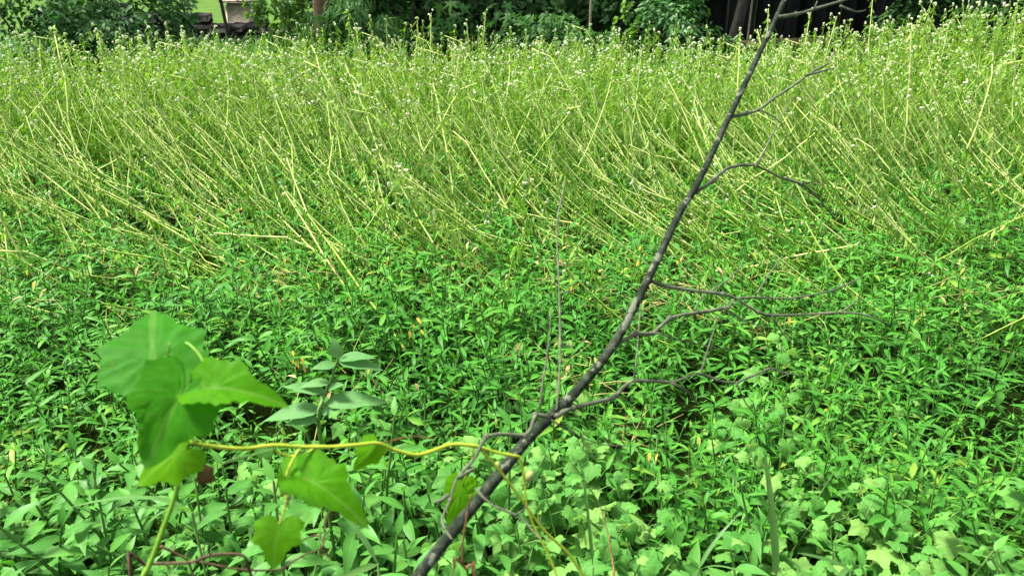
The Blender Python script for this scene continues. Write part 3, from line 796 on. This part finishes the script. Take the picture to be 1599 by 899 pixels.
# a few stalks lying flat at the left edge
for i, (px, py, d, rz, s) in enumerate(((420, 400, 4.3, -.25, 1), (470, 436, 4.1, -.45, 1.0), (430, 432, 4.15, -.12, .9), (350, 455, 4.0, -.5, .9), (640, 540, 3.45, -.95, .95), (385, 415, 4.2, -.6, .8), (760, 470, 3.8, -.75, .8), (330, 420, 4.15, -.3, 1.0), (560, 470, 3.9, -1.0, .9))):
    b = at_height(px, py, .28)
    plant_object('fallen_stalk', FLAT[i % 3] if i not in (4, 6, 8) else LOD[72][i % 4], inst_m(b[0], b[1], .22, rz, s), ('pale dry stalk lying nearly flat at the left edge of the field' if px < 500 else 'long pale stalk fallen into the low weeds, ' + {640: 'lowest of all', 760: 'left of the thin upright twig', 560: 'above the grey-green broad-leaved plant'}[px]), 'weed', 'stalks lying flat' if px < 500 else None)

# low grass and mixed weeds at the far left corner, in front of the wall
G_bl = [blade(.05, 3, lambda t: (1 - t) ** .5, d, .2, 'grass', c, name='blade') for d, c in ((.3, .1), (.6, -.1), (.8, .05))]
def tuft_variant(q, n, L):
    V = Variant()
    for i in range(n):
        V.add('blade', G_bl[q.integers(3)], leaf_m(np.append(q.normal(0, .03, 2), 0), q.uniform(0, 6.28), q.uniform(.8, 1.4), L * q.uniform(.6, 1.2), 0, L * 1.0))
    return V
TUFT = [tuft_variant(qv, 16, .4) for _ in range(5)]
it = []
for x, y in scatter(8.6, 14, .2, .4):
    if x < -2.6 + .3 * rng.normal() or y < 9.7:
        if x < -3.5 or y > 9.2:
            it.append((TUFT[rng.integers(5)], inst_m(x, y, 0, rng.uniform(0, 6.28), rng.uniform(.6, 1.15)), .1))
            if rng.random() < .5: it.append((HERB_FAR[rng.integers(8)], inst_m(x + .06, y, 0, rng.uniform(0, 6.28), rng.uniform(.7, 1.15)), .12))
bake('far_grass', it, 'rough green grass and weeds in front of the low stone wall', 'grass')

# ------------------------------------------------------------------ foreground: dayflower (left) and lobed vine (middle and right)
fg = scatter(1.15, 2.45, .085, .5)
baked_fg = []
nd = nl = 0
spots_lobed = [(930, 715, 120, 70), (860, 790, 70, 60), (1000, 860, 120, 70), (1270, 820, 110, 90), (1340, 860, 200, 70), (1235, 665, 28, 28), (1130, 570, 35, 18), (965, 595, 30, 25), (700, 690, 60, 20), (450, 740, 120, 25), (330, 690, 60, 25)]
for x, y in fg:
    px, py, dep = pix(x, y, .5)
    if y > 2.12 + .12 * noise2(x, 0, 3, 1): continue
    lob = any(((px - a) / c) ** 2 + ((py - b) / d) ** 2 < 1 for a, b, c, d in spots_lobed)
    p_l = .92 if lob else (.12 if px < 760 else .25)
    if px > 1040 and not lob and py < 800:
        v = HERB[rng.integers(14)]; baked_fg.append((v, inst_m(x, y, 0, rng.uniform(0, 6.28), rng.normal(1.08, .08), abs(rng.normal(0, .12)), rng.uniform(0, 6.28)), 0)); continue
    if rng.random() < p_l:
        v = LOBED[rng.integers(8)]; m = inst_m(x, y, 0, rng.uniform(0, 6.28), rng.normal(1.0, .1), abs(rng.normal(0, .12)), rng.uniform(0, 6.28))
        if in_frame(px, py, 30):
            nl += 1; plant_object('lobed_leaf_weed', v, m, size_word(m) + lean_word(m) + 'pale lobed-leaf weed ' + side_words(px, py) + fg_word(py), 'weed', 'pale lobed-leaf weeds in the foreground')
        else: baked_fg.append((v, m, 0))
    else:
        fl = rng.random() < .045 and px < 900
        v = DAYF[rng.integers(3)] if fl else DAY[rng.integers(8)]
        m = inst_m(x, y, 0, rng.uniform(0, 6.28), rng.normal(1.0, .1), abs(rng.normal(0, .15)), rng.uniform(0, 6.28))
        if in_frame(px, py, 30):
            nd += 1; plant_object('dayflower', v, m, ('' if fl else size_word(m) + lean_word(m)) + 'broad-bladed weed ' + ('with blue flower ' if fl else '') + side_words(px, py) + fg_word(py), 'weed', 'broad-bladed weeds in the foreground')
        else: baked_fg.append((v, m, 0))
print('day', nd, 'lobed', nl)
# single pale lobed weeds standing among the lance-leaved ones
for i, (px, py, z) in enumerate(((1140, 560, .55), (1235, 655, .55), (1210, 690, .5), (960, 590, .52), (1150, 590, .5), (610, 620, .5), (590, 635, .5), (1220, 560, .45))):
    b = at_height(px, py, z)
    plant_object('lobed_leaf_weed', LOBED[i % 8], inst_m(b[0], b[1], 0, i * 1.3, 1.0), 'lone pale lobed weed, ' + ('under the long middle twig', 'at the right below the lowest twig', 'in front of another at the right', 'between two twigs of the dead branch', 'lower of two under the middle twig', 'right of the grey-green plant', 'left one beside the grey-green plant', 'farthest to the right')[i], 'weed', 'pale lobed-leaf weeds in the foreground')
bake('foreground_undergrowth', baked_fg, 'low leafy weeds at the edges of the foreground', 'ground cover')
# ---- DETAIL SECTION ----
# ------------------------------------------------------------------ dead leaning sapling across the picture
def dep_b(py): return float(np.interp(py, [-170, 0, 450, 915], [1.86, 1.72, 1.47, 1.25]))
mp = [pt(x, y, dep_b(y)) for x, y in BR + [(1262, -90), (1292, -170)]]
p0 = mp[0]
root = np.array([p0[0] - .62, p0[1] - .05, -.03])
mainP = [root, root * .5 + p0 * .5 + [-.03, 0, .06], p0 + (mp[0] - mp[1]) * 1.2] + mp
wpx = [26, 25.5, 25, 23.5, 22, 20.5, 18.5, 16.5, 15, 14, 12.5, 11, 10, 8, 5]
R_ = [.018, .0155, .0145] + [wpx[i] / 2 / FPX * dep_b((BR + [(0, -90), (0, -170)])[i][1]) * .77 for i in range(15)]
de, dadd = thing_at('dead_sapling', root, 'bare grey dead sapling leaning diagonally across the picture with crooked side twigs', 'sapling')
dadd('main_stem', tube(mainP, R_, 'bark', 10, 6, .025, 'main_stem', 2))
def pxs(pts, d0, d1):
    return [pt(x, y, d0 + (d1 - d0) * i / (len(pts) - 1)) for i, (x, y) in enumerate(pts)]
def twig(pts, d0, d1, w0, w1, subs=(), mat='twig', seed=0):
    P = pxs(pts, d0, d1)
    q = np.random.default_rng(seed + 77)
    P = [P[0]] + [p + q.normal(0, .004, 3) for p in P[1:]]; w0 *= .82; w1 *= .6
    o = dadd('twig', tube(P, [w0 / 2 / FPX * d0, (w0 * .45 + w1 * .55) / 2 / FPX * d0, w1 / 2 / FPX * d1], mat, 6, 2, .12, 'twig', seed))
    for i, k in enumerate(range(1, len(P) - 1, 2)):                     # swollen buds / knots
        r = (w0 + (w1 - w0) * k / len(P)) / 2 / FPX * d0
        dadd('knot', blob(mat, r * 1.7, seed + i, .12, name='knot'), o, mat_dir(P[k], (1, 0, 0), (0, 0, 1), 1))
    for j, (sp, a, b, u, v) in enumerate(subs):
        dadd('side_twig', tube(pxs(sp, a, b), [u * .8 / 2 / FPX * a, v * .6 / 2 / FPX * b], mat, 5, 2, .10, 'side_twig', seed + j + 30), o)
    return o
twig([(1215, 27), (1245, 22), (1275, 14), (1312, 10), (1340, -4), (1370, -22)], 1.70, 1.86, 8, 4, [([(1272, 14), (1276, 2)], 1.76, 1.76, 4, 2), ([(1312, 10), (1336, 19), (1352, 16)], 1.79, 1.85, 5, 3)], seed=1)
twig([(1140, 183), (1163, 178), (1188, 172), (1212, 154), (1245, 128), (1270, 112), (1292, 98), (1302, 84)], 1.62, 1.92, 8, 4, [([(1258, 118), (1282, 112), (1302, 106)], 1.78, 1.9, 5, 3), ([(1188, 172), (1210, 184), (1222, 196)], 1.7, 1.76, 4, 2.5)], seed=2)
twig([(1086, 300), (1110, 281), (1140, 268), (1180, 261), (1215, 273), (1248, 289), (1272, 301), (1305, 334)], 1.56, 1.82, 9, 3.5, [([(1180, 260), (1196, 232), (1215, 190), (1240, 150)], 1.66, 1.84, 5, 2.5), ([(1246, 288), (1270, 284), (1288, 290)], 1.74, 1.8, 4, 2)], seed=3)
twig([(1012, 437), (1040, 446), (1085, 456), (1125, 460), (1150, 472), (1180, 486), (1207, 494), (1270, 493), (1320, 487), (1350, 497), (1390, 504)], 1.48, 1.66, 8, 4.5, [([(1310, 488), (1325, 480), (1340, 466)], 1.62, 1.66, 5, 3), ([(1205, 494), (1222, 520), (1240, 540)], 1.58, 1.66, 4, 2)], seed=4)
twig([(956, 545), (985, 526), (1022, 518), (1050, 499), (1085, 484), (1130, 481), (1147, 469), (1180, 459), (1235, 466), (1300, 450), (1340, 440)], 1.42, 1.86, 10, 4, [([(1132, 481), (1160, 500), (1202, 512)], 1.62, 1.72, 4, 2), ([(1022, 519), (1060, 530), (1105, 540), (1140, 546)], 1.5, 1.68, 4, 2), ([(1085, 484), (1098, 462), (1135, 438), (1165, 408)], 1.58, 1.76, 4, 2), ([(1182, 458), (1196, 436), (1222, 398)], 1.70, 1.84, 4, 2)], seed=5)
twig([(868, 650), (900, 635), (943, 626), (962, 612), (990, 597), (1048, 598), (1090, 585), (1122, 593), (1150, 597), (1200, 580), (1216, 577), (1250, 586)], 1.36, 1.66, 10, 3.5, [([(1150, 597), (1165, 630), (1196, 668)], 1.55, 1.64, 4, 2), ([(990, 597), (995, 545), (1000, 480), (1003, 455)], 1.44, 1.62, 4, 2), ([(1048, 598), (1075, 612), (1088, 632)], 1.48, 1.54, 4, 2), ([(1094, 584), (1110, 530), (1132, 470)], 1.52, 1.66, 5, 2.5)], seed=6)
twig([(857, 652), (842, 639), (826, 664), (815, 678), (790, 676), (764, 681), (748, 704), (732, 727), (712, 750), (695, 779), (688, 797), (693, 825), (705, 839)], 1.35, 1.10, 9, 6, [([(842, 639), (849, 585), (856, 540), (861, 480)], 1.34, 1.42, 5, 2.5), ([(715, 746), (728, 738), (742, 730)], 1.13, 1.11, 8, 7), ([(700, 772), (690, 780), (678, 784)], 1.12, 1.10, 9, 8)], seed=7)
twig([(869, 640), (870, 560), (876, 450), (868, 350), (878, 310), (886, 284)], 1.36, 1.78, 6, 3, [([(873, 538), (885, 540), (897, 541)], 1.48, 1.5, 4, 2), ([(876, 458), (890, 454), (903, 452)], 1.58, 1.6, 4, 2)], seed=8)
twig([(742, 762), (775, 790), (806, 804), (830, 829), (850, 841)], 1.29, 1.22, 6, 3, [([(806, 803), (818, 795), (824, 786)], 1.25, 1.24, 4, 2)], seed=9)
twig([(862, 656), (890, 675), (930, 690), (985, 700)], 1.36, 1.5, 5, 2, seed=10)

# ------------------------------------------------------------------ big gourd-like vine at the left, yellow runner across
def shape_heart(seed, cup, droop, fold, crinkle=.012, mat='vine'): return outline_leaf(heart, 44, mat, cup, crinkle, droop, 4, seed, fold, 'leaf')
VL = [shape_heart(1, .25, .25, .0), shape_heart(2, .1, .6, .35), shape_heart(3, .35, .1, .15), shape_heart(4, .1, .9, -.5)]
VO = [shape_heart(5, .25, .25, .05, .014, 'vine_old'), shape_heart(6, .35, .15, .2, .014, 'vine_old')]
def put_leaf(add, proto, base, tip, d0, d1, normal, wide=1.0, parent=None):
    a, b = pt(*base, d0), pt(*tip, d1); L_ = np.linalg.norm(b - a)
    return add('leaf', proto, parent, mat_dir(a, b - a, normal, L_, L_ * wide))
toc = lambda x=0, y=-.75, z=.6: np.array([x, y, z])
st = pxs([(200, 940), (232, 885), (256, 822), (272, 778), (286, 722), (296, 690), (302, 645), (304, 604), (290, 570), (262, 545), (240, 540)], .98, .95)
st = [p + FWD * (0 if i < 6 else .03 + .012 * (i - 6)) for i, p in enumerate(st)]
gb = np.array([st[0][0] - .10, st[0][1] - .10, -.02])
ge, gadd = thing_at('gourd_vine', gb, 'vine with big heart-shaped leaves climbing at the left edge of the photo', 'vine')
gadd('stem', tube([gb, gb * .5 + st[0] * .5, st[0] * .88 + gb * .12, st[0] * .96 + gb * .04] + st, [.004, .004, .0036, .003, .0026, .002, .0016], 'stem_f', 7, 4, .04, 'stem', 4))
for L_ in ((VO[0], (240, 576), (232, 462), .99, 1.06, toc(.25, -.7, .6), 1.12), (VO[1], (292, 598), (222, 726), .94, .89, toc(.1, -.85, .35), 1.05),
           (VL[1], (318, 606), (434, 604), .94, .92, toc(-.1, -.30, .95), .75), (VL[0], (290, 700), (205, 752), .95, .93, toc(.0, -.6, .7), 1.0),):
    put_leaf(gadd, *L_)
for c in (([(302, 645), (299, 625), (296, 612)], .95, .94), ([(304, 606), (303, 606)], .95, .94), ([(240, 540), (236, 560), (238, 572)], .95, .97), ([(292, 706), (290, 700)], .95, .95)):
    gadd('petiole', tube([p + FWD * .045 for p in pxs(*c)], .0012, 'stem_f', 5, 3 if len(c[0]) > 2 else 1, .03, 'petiole'))
bud = gadd('withered_flower', blob('brownleaf', .012, 5, .3, 1.3, 'withered_flower'), None, mat_dir(pt(317, 742, .97), (1, 0, 0), (0, 0, 1), 1))
gadd('tendril', tube(pxs([(292, 722), (306, 726), (317, 734)], .955, .97), .0012, 'brown', 5, 3, 0, 'tendril'))

run = [(296, 690), (335, 697), (380, 700), (425, 695), (470, 697), (520, 697), (560, 694), (590, 692), (615, 702), (650, 710), (680, 702), (705, 694), (740, 696), (775, 706), (812, 713)]
rP = pxs(run, .955, 1.285)
re_, radd = thing_at('yellow_vine', rP[0], 'yellow-green vine runner stretched from the big leaves across to the dead branch', 'vine')
runner = radd('runner', tube(rP, [.0024, .0024, .0026, .0030, .0026], 'stem_v', 7, 5, .09, 'runner', 6))
def rd(px): return float(np.interp(px, [296, 812], [.955, 1.285]))
radd('tendril', tube(pxs([(425, 697), (435, 706), (455, 712), (475, 708), (492, 699)], rd(425), rd(492)), .0017, 'stem_v', 5, 4, .03, 'tendril'))
radd('tendril', tube(pxs([(345, 725), (375, 715), (410, 707), (430, 700)], rd(345), rd(430)), .0014, 'stem_g', 5, 4, .03, 'tendril'))
radd('tendril', tube(pxs([(590, 691), (612, 688), (640, 681), (680, 684)], rd(590), rd(680) + .05), .0011, 'red', 5, 4, .03, 'tendril'))
radd('hanging_shoot', tube(pxs([(745, 697), (770, 722), (800, 760), (823, 792), (852, 830), (888, 864), (920, 912)], rd(745), 1.34), [.0024, .002, .0022, .0028], 'stem_v', 6, 4, .05, 'hanging_shoot', 8))
radd('hanging_shoot', tube(pxs([(812, 713), (818, 745), (823, 790), (838, 830), (858, 868), (874, 912)], rd(812), 1.30), [.0026, .002, .0018, .0018], 'stem_v', 6, 4, .05, 'hanging_shoot', 9))
radd('bud', blob('pod', .007, 3, .15, 2.0, 'bud'), None, mat_dir(pt(826, 745, 1.28), (1, 0, 0), (0, 0, 1), 1))
radd('bud', blob('pod', .006, 4, .15, 1.8, 'bud'), None, mat_dir(pt(778, 728, 1.27), (1, 0, 0), (0, 0, 1), 1))
put_leaf(radd, VL[1], (474, 745), (574, 798), rd(447) - .01, rd(500) - .075, toc(.12, -.30, .95), .75)
put_leaf(radd, VL[2], (436, 818), (424, 884), rd(447) - .03, rd(447) - .06, toc(.05, -.85, .5), 1.25)
put_leaf(radd, VL[3], (588, 694), (560, 734), rd(588), rd(588) - .02, toc(.3, -.8, .4), 1.0)
put_leaf(radd, VL[0], (722, 756), (706, 826), 1.36, 1.34, toc(.3, -.8, .5), .8)
put_leaf(radd, VL[3], (447, 745), (425, 700), rd(447), rd(447) + .04, toc(-.3, -.6, .6), .9)
radd('petiole', tube(pxs([(470, 697), (456, 720), (447, 745), (446, 785), (440, 806), (436, 818)], rd(470), rd(447) - .03), [.002, .0022, .0016], 'stem_v', 6, 4, .05, 'petiole', 3))
radd('petiole', tube(pxs([(740, 697), (735, 725), (722, 756)], rd(740), 1.36), .0013, 'stem_v', 5, 3, .03, 'petiole', 3))
for i in range(5):
    radd('bud', blob('pod', .006 - .0006 * i, 20 + i, .2, 1.2, 'bud'), None, mat_dir(pt(447 + 3 * (i % 2), 748 + 9 * i, rd(447) - .012), (1, 0, 0), (0, 0, 1), 1))

# ------------------------------------------------------------------ dry brambles and twigs
def dry(name, label, lines, mat, cat='twig'):
    first = lines[0]
    b = pxs(first[0], first[1], first[2])[0]
    gr = np.array([b[0] - .03, b[1] + .03, -.02])
    e, add = thing_at(name, gr, label, cat)
    for i, (pts, d0, d1, w0, w1) in enumerate(lines):
        w0 *= .75; w1 *= .65; P = pxs(pts, d0, d1); R2 = [w0 / 2 / FPX * d0, w1 / 2 / FPX * d1]
        if i == 0: P = [gr, gr * .5 + P[0] * .5] + P; R2 = [R2[0], R2[0], R2[1]]
        o = add('twig' if i else 'main_stem', tube(P, R2, mat, 6, 3, .10, 'twig', i))
        for k in range(1, len(pts) - 1):
            q = np.random.default_rng(i * 10 + k); p = pt(*pts[k], d0 + (d1 - d0) * k / (len(pts) - 1)); d = q.normal(size=3); d /= np.linalg.norm(d)
            add('thorn', tube([p, p + d * .012], [.0016, .0003], mat, 4, 1, 0, 'thorn'), o)
dry('dry_bramble', 'brown thorny dry bramble twigs at the bottom left corner', [([(205, 905), (228, 882), (262, 879), (300, 877), (330, 866), (378, 866), (388, 886), (398, 915)], 1.16, 1.2, 8, 6), ([(250, 852), (272, 862), (292, 874), (300, 892), (306, 915)], 1.17, 1.19, 6, 4), ([(310, 876), (365, 887), (402, 890), (440, 887), (470, 868), (500, 856), (506, 840), (490, 836), (466, 846)], 1.19, 1.3, 5, 3), ([(503, 852), (508, 830), (507, 812), (515, 796)], 1.28, 1.32, 4, 2.5), ([(504, 850), (512, 866), (522, 872)], 1.28, 1.3, 4, 2), ([(320, 872), (318, 855), (324, 846)], 1.19, 1.2, 4, 2)], 'brown', 'bramble')
dry('reddish_twig', 'thin reddish dry twig standing beside the lower dead branch', [([(742, 918), (728, 888), (708, 868)], 1.24, 1.2, 9, 6), ([(722, 880), (722, 850), (728, 812), (735, 772)], 1.21, 1.19, 6, 4), ([(712, 870), (708, 885), (706, 900)], 1.2, 1.2, 4, 3)], 'red')
dry('dry_stalk', 'thin brown dry stalk among the pale lobed leaves right of the dead branch', [([(956, 915), (957, 880), (950, 835), (937, 790)], 1.75, 1.8, 5, 3)], 'red')

# ------------------------------------------------------------------ grey-green broad-leaved plant
BL = [blade(.46, 5, ov, d, .18, 'broad', c, wave=.01, name='leaf') for d, c in ((.15, 0), (.35, .05))]
bb = at_height(497, 660, .35); bb = np.array([bb[0], bb[1] + .05, 0]); dB = 2.28
be, badd = thing_at('broad_leaved_plant', bb, 'grey-green plant with broad pointed opposite leaves beside yellow hanging leaves', 'plant')
badd('stem', tube([bb] + pxs([(497, 662), (508, 615), (518, 590), (528, 558)], dB + .02, dB), [.006, .005, .003], 'stem_g', 6, 3, .03, 'stem'))
for (b_, t_, nrm, wd) in (((528, 560), (521, 532), (0, -.9, .4), 1.5), ((528, 562), (578, 548), (0, -.2, 1), .9), ((528, 564), (592, 566), (0, -.3, 1), .9), ((524, 570), (488, 568), (0, -.4, .9), 1.1),
                      ((512, 606), (535, 598), (0, -.4, .9), 1.0), ((516, 598), (470, 594), (0, -.3, 1), .9), ((510, 612), (442, 598), (0, -.3, 1), .8), ((506, 630), (596, 616), (0, -.4, .9), .75), ((502, 645), (528, 632), (0, -.4, .9), 1.1), ((504, 640), (408, 640), (0, -.4, .9), .7), ((500, 652), (444, 660), (0, -.5, .8), .8)):
    a, b2 = pt(*b_, dB), pt(*t_, dB - .03); L_ = np.linalg.norm(b2 - a)
    badd('leaf', BL[int(wd * 10) % 2], None, mat_dir(a, b2 - a, nrm, L_, L_ * wd))

# ------------------------------------------------------------------ plants with yellow leaves or pods
YL = [blade(.34, 3, ov, .2, .3, 'yellow', name='yellow_leaf')]
for px, py, n, lab in ((466, 560, 6, 'weed with orange-yellow leaves hanging beside the grey-green broad-leaved plant'), (607, 396, 2, 'weed with two yellow leaves among leaning stalks left of the picture centre'), (655, 503, 4, 'weed with small yellow leaves in the lance-leaved mass'), (890, 441, 3, 'weed with orange-yellow leaves beside the thin upright twig'), (1000, 394, 5, 'weed with pale yellow leaves left of the dead branch'), (1225, 505, 2, 'weed with a yellow leaf under the long middle twig'), (819, 88, 1, 'weed with one yellow leaf at the back of the field'), (1025, 696, 2, 'weed with brownish yellow leaf below the lowest twig'), (345, 560, 2, 'weed with a yellow leaf right of the topmost vine leaf'), (1062, 400, 2, 'weed with a yellow leaf just right of the dead branch')):
    z = .5 if py > 100 else .95
    b = at_height(px, py, z); q = np.random.default_rng(px)
    e, add = thing_at('yellowing_weed', (b[0], b[1], 0), lab, 'weed')
    add('stem', tube([(b[0], b[1], 0), (b[0] + .01, b[1], z * .5), (b[0], b[1], z + .03)], [.004, .0035, .002], 'stem_g', 5, 2, 0, 'stem'))
    for i in range(n):
        p = np.array([b[0] + q.normal(0, .022 if n > 2 else .012), b[1] - .02 + q.normal(0, .015), z + q.normal(0, .03)])
        add('petiole', tube([(b[0], b[1], max(.05, p[2] - .02)), p], .0012, 'stem_g', 4, 1, 0, 'petiole'))
        add('yellow_leaf', YL[0], None, leaf_m(p, q.uniform(-2.6, -.6), -1.0 + q.normal(0, .3), q.uniform(.026, .042) * (1 + .5 * (py < 200)), q.normal(0, .4)))
    for i in range(5):
        add('leaf', H_leaf[i % 4], None, leaf_m(np.array([b[0], b[1], z * (1 - .08 * i)]), i * 2.4, .3, .07))

# ------------------------------------------------------------------ broad grass blades in the right foreground
GB = [blade(.10, 6, lambda t: min(1, 3.2 * t + .35) * (1 - t) ** .45, d, .25, 'grass', c, name='blade') for d, c in ((.10, .03), (.35, -.05), (.7, .05))]
for px, py, dp, L_, n, lab in ((1212, 905, 1.72, .30, 1, 'single wide grass blade standing upright in the right foreground'), (926, 885, 1.85, .26, 1, 'narrow upright grass blade right of the hanging vine shoots'), (1090, 890, 1.85, .15, 3, 'small tuft of broad arching grass blades between the lobed leaves'), (1330, 890, 1.8, .24, 2, 'pair of arching grass blades at the right foreground'), (300, 800, 1.9, .26, 3, 'tuft of grass blades behind the vine stem at the left'), (590, 880, 1.85, .26, 2, 'pair of long arching grass blades left of the dead branch base')):
    p = pt(px, py, dp); b = np.array([p[0], p[1], 0]); q = np.random.default_rng(px)
    e, add = thing_at('grass_tuft', b, lab, 'grass')
    add('stalk', tube([b, b * .5 + p * .5, p], .003, 'stem_g', 5, 1, 0, 'stalk'))
    for i in range(n):
        if n == 1: m = mat_dir(p, (-.10, .25, 1), (.1, -1, .2), L_, L_ * (.7 if px > 1000 else .4))
        else: m = leaf_m(p, q.uniform(0, 6.28), q.uniform(.5, 1.0), L_ * q.uniform(.8, 1.1), q.normal(0, .2), L_ * .8)
        add('blade', GB[0] if n == 1 else GB[i % 3], None, m)

# ------------------------------------------------------------------ dead straw and withered stems caught in the weeds
def straw_variant(q):
    V = Variant()
    for i in range(7):
        a = q.uniform(0, 6.28); L_ = q.uniform(.08, .22); z0 = q.uniform(.22, .40); p = np.array([q.normal(0, .07), q.normal(0, .07), z0])
        e2 = p + L_ * np.array([math.cos(a), math.sin(a), q.normal(.1, .35)])
        V.add('stem', tube([p, (p + e2) / 2 + q.normal(0, .008, 3), e2], [.0022, .0018, .001], 'straw_stem', 4, 2, 0, 'stem', cap=False))
    for i in range(5):
        V.add('leaf', blade(.3, 2, ov, .5, .4, ('straw', 'brownleaf', 'yellow_green')[q.integers(3)], name='leaf'), leaf_m(np.array([q.normal(0, .07), q.normal(0, .07), q.uniform(.34, .5)]), q.uniform(0, 6.28), q.normal(-.4, .5), q.uniform(.03, .06)))
    return V
M['straw_stem'] = rough_mat('straw_stem', [(.3, (.18, .20, .05)), (.7, (.34, .32, .10))], 40, .7, .1)
M['yellow_green'] = leaf_mat('fading_leaf', [(0, (.24, .30, .03)), (1, (.40, .40, .06))], rough=.6, spec=.1, trans=.35, tcol=(.4, .45, .02), back=(.3, .35, .08))
SV = [straw_variant(qv) for _ in range(6)]
it = []
for px, py, rx, ry, n in ((1050, 440, 110, 40, 26), (430, 440, 130, 30, 26), (860, 585, 90, 40, 22), (560, 600, 50, 30, 8), (960, 630, 50, 40, 14), (1000, 470, 90, 60, 16), (330, 300, 70, 60, 18), (1210, 470, 90, 50, 14), (750, 380, 200, 60, 18), (120, 430, 120, 60, 16), (1470, 440, 110, 60, 16)):
    for k in range(n // 4):
        b = at_height(px + rng.normal(0, .5) * rx, py + rng.normal(0, .5) * ry, .42)
        it.append((SV[rng.integers(6)], inst_m(b[0], b[1], .02, rng.uniform(0, 6.28), rng.uniform(.8, 1.1)), 0))
bake('withered_stems', it, 'scattered dry straw-coloured stems and faded leaves caught among the green weeds', 'dry stems')
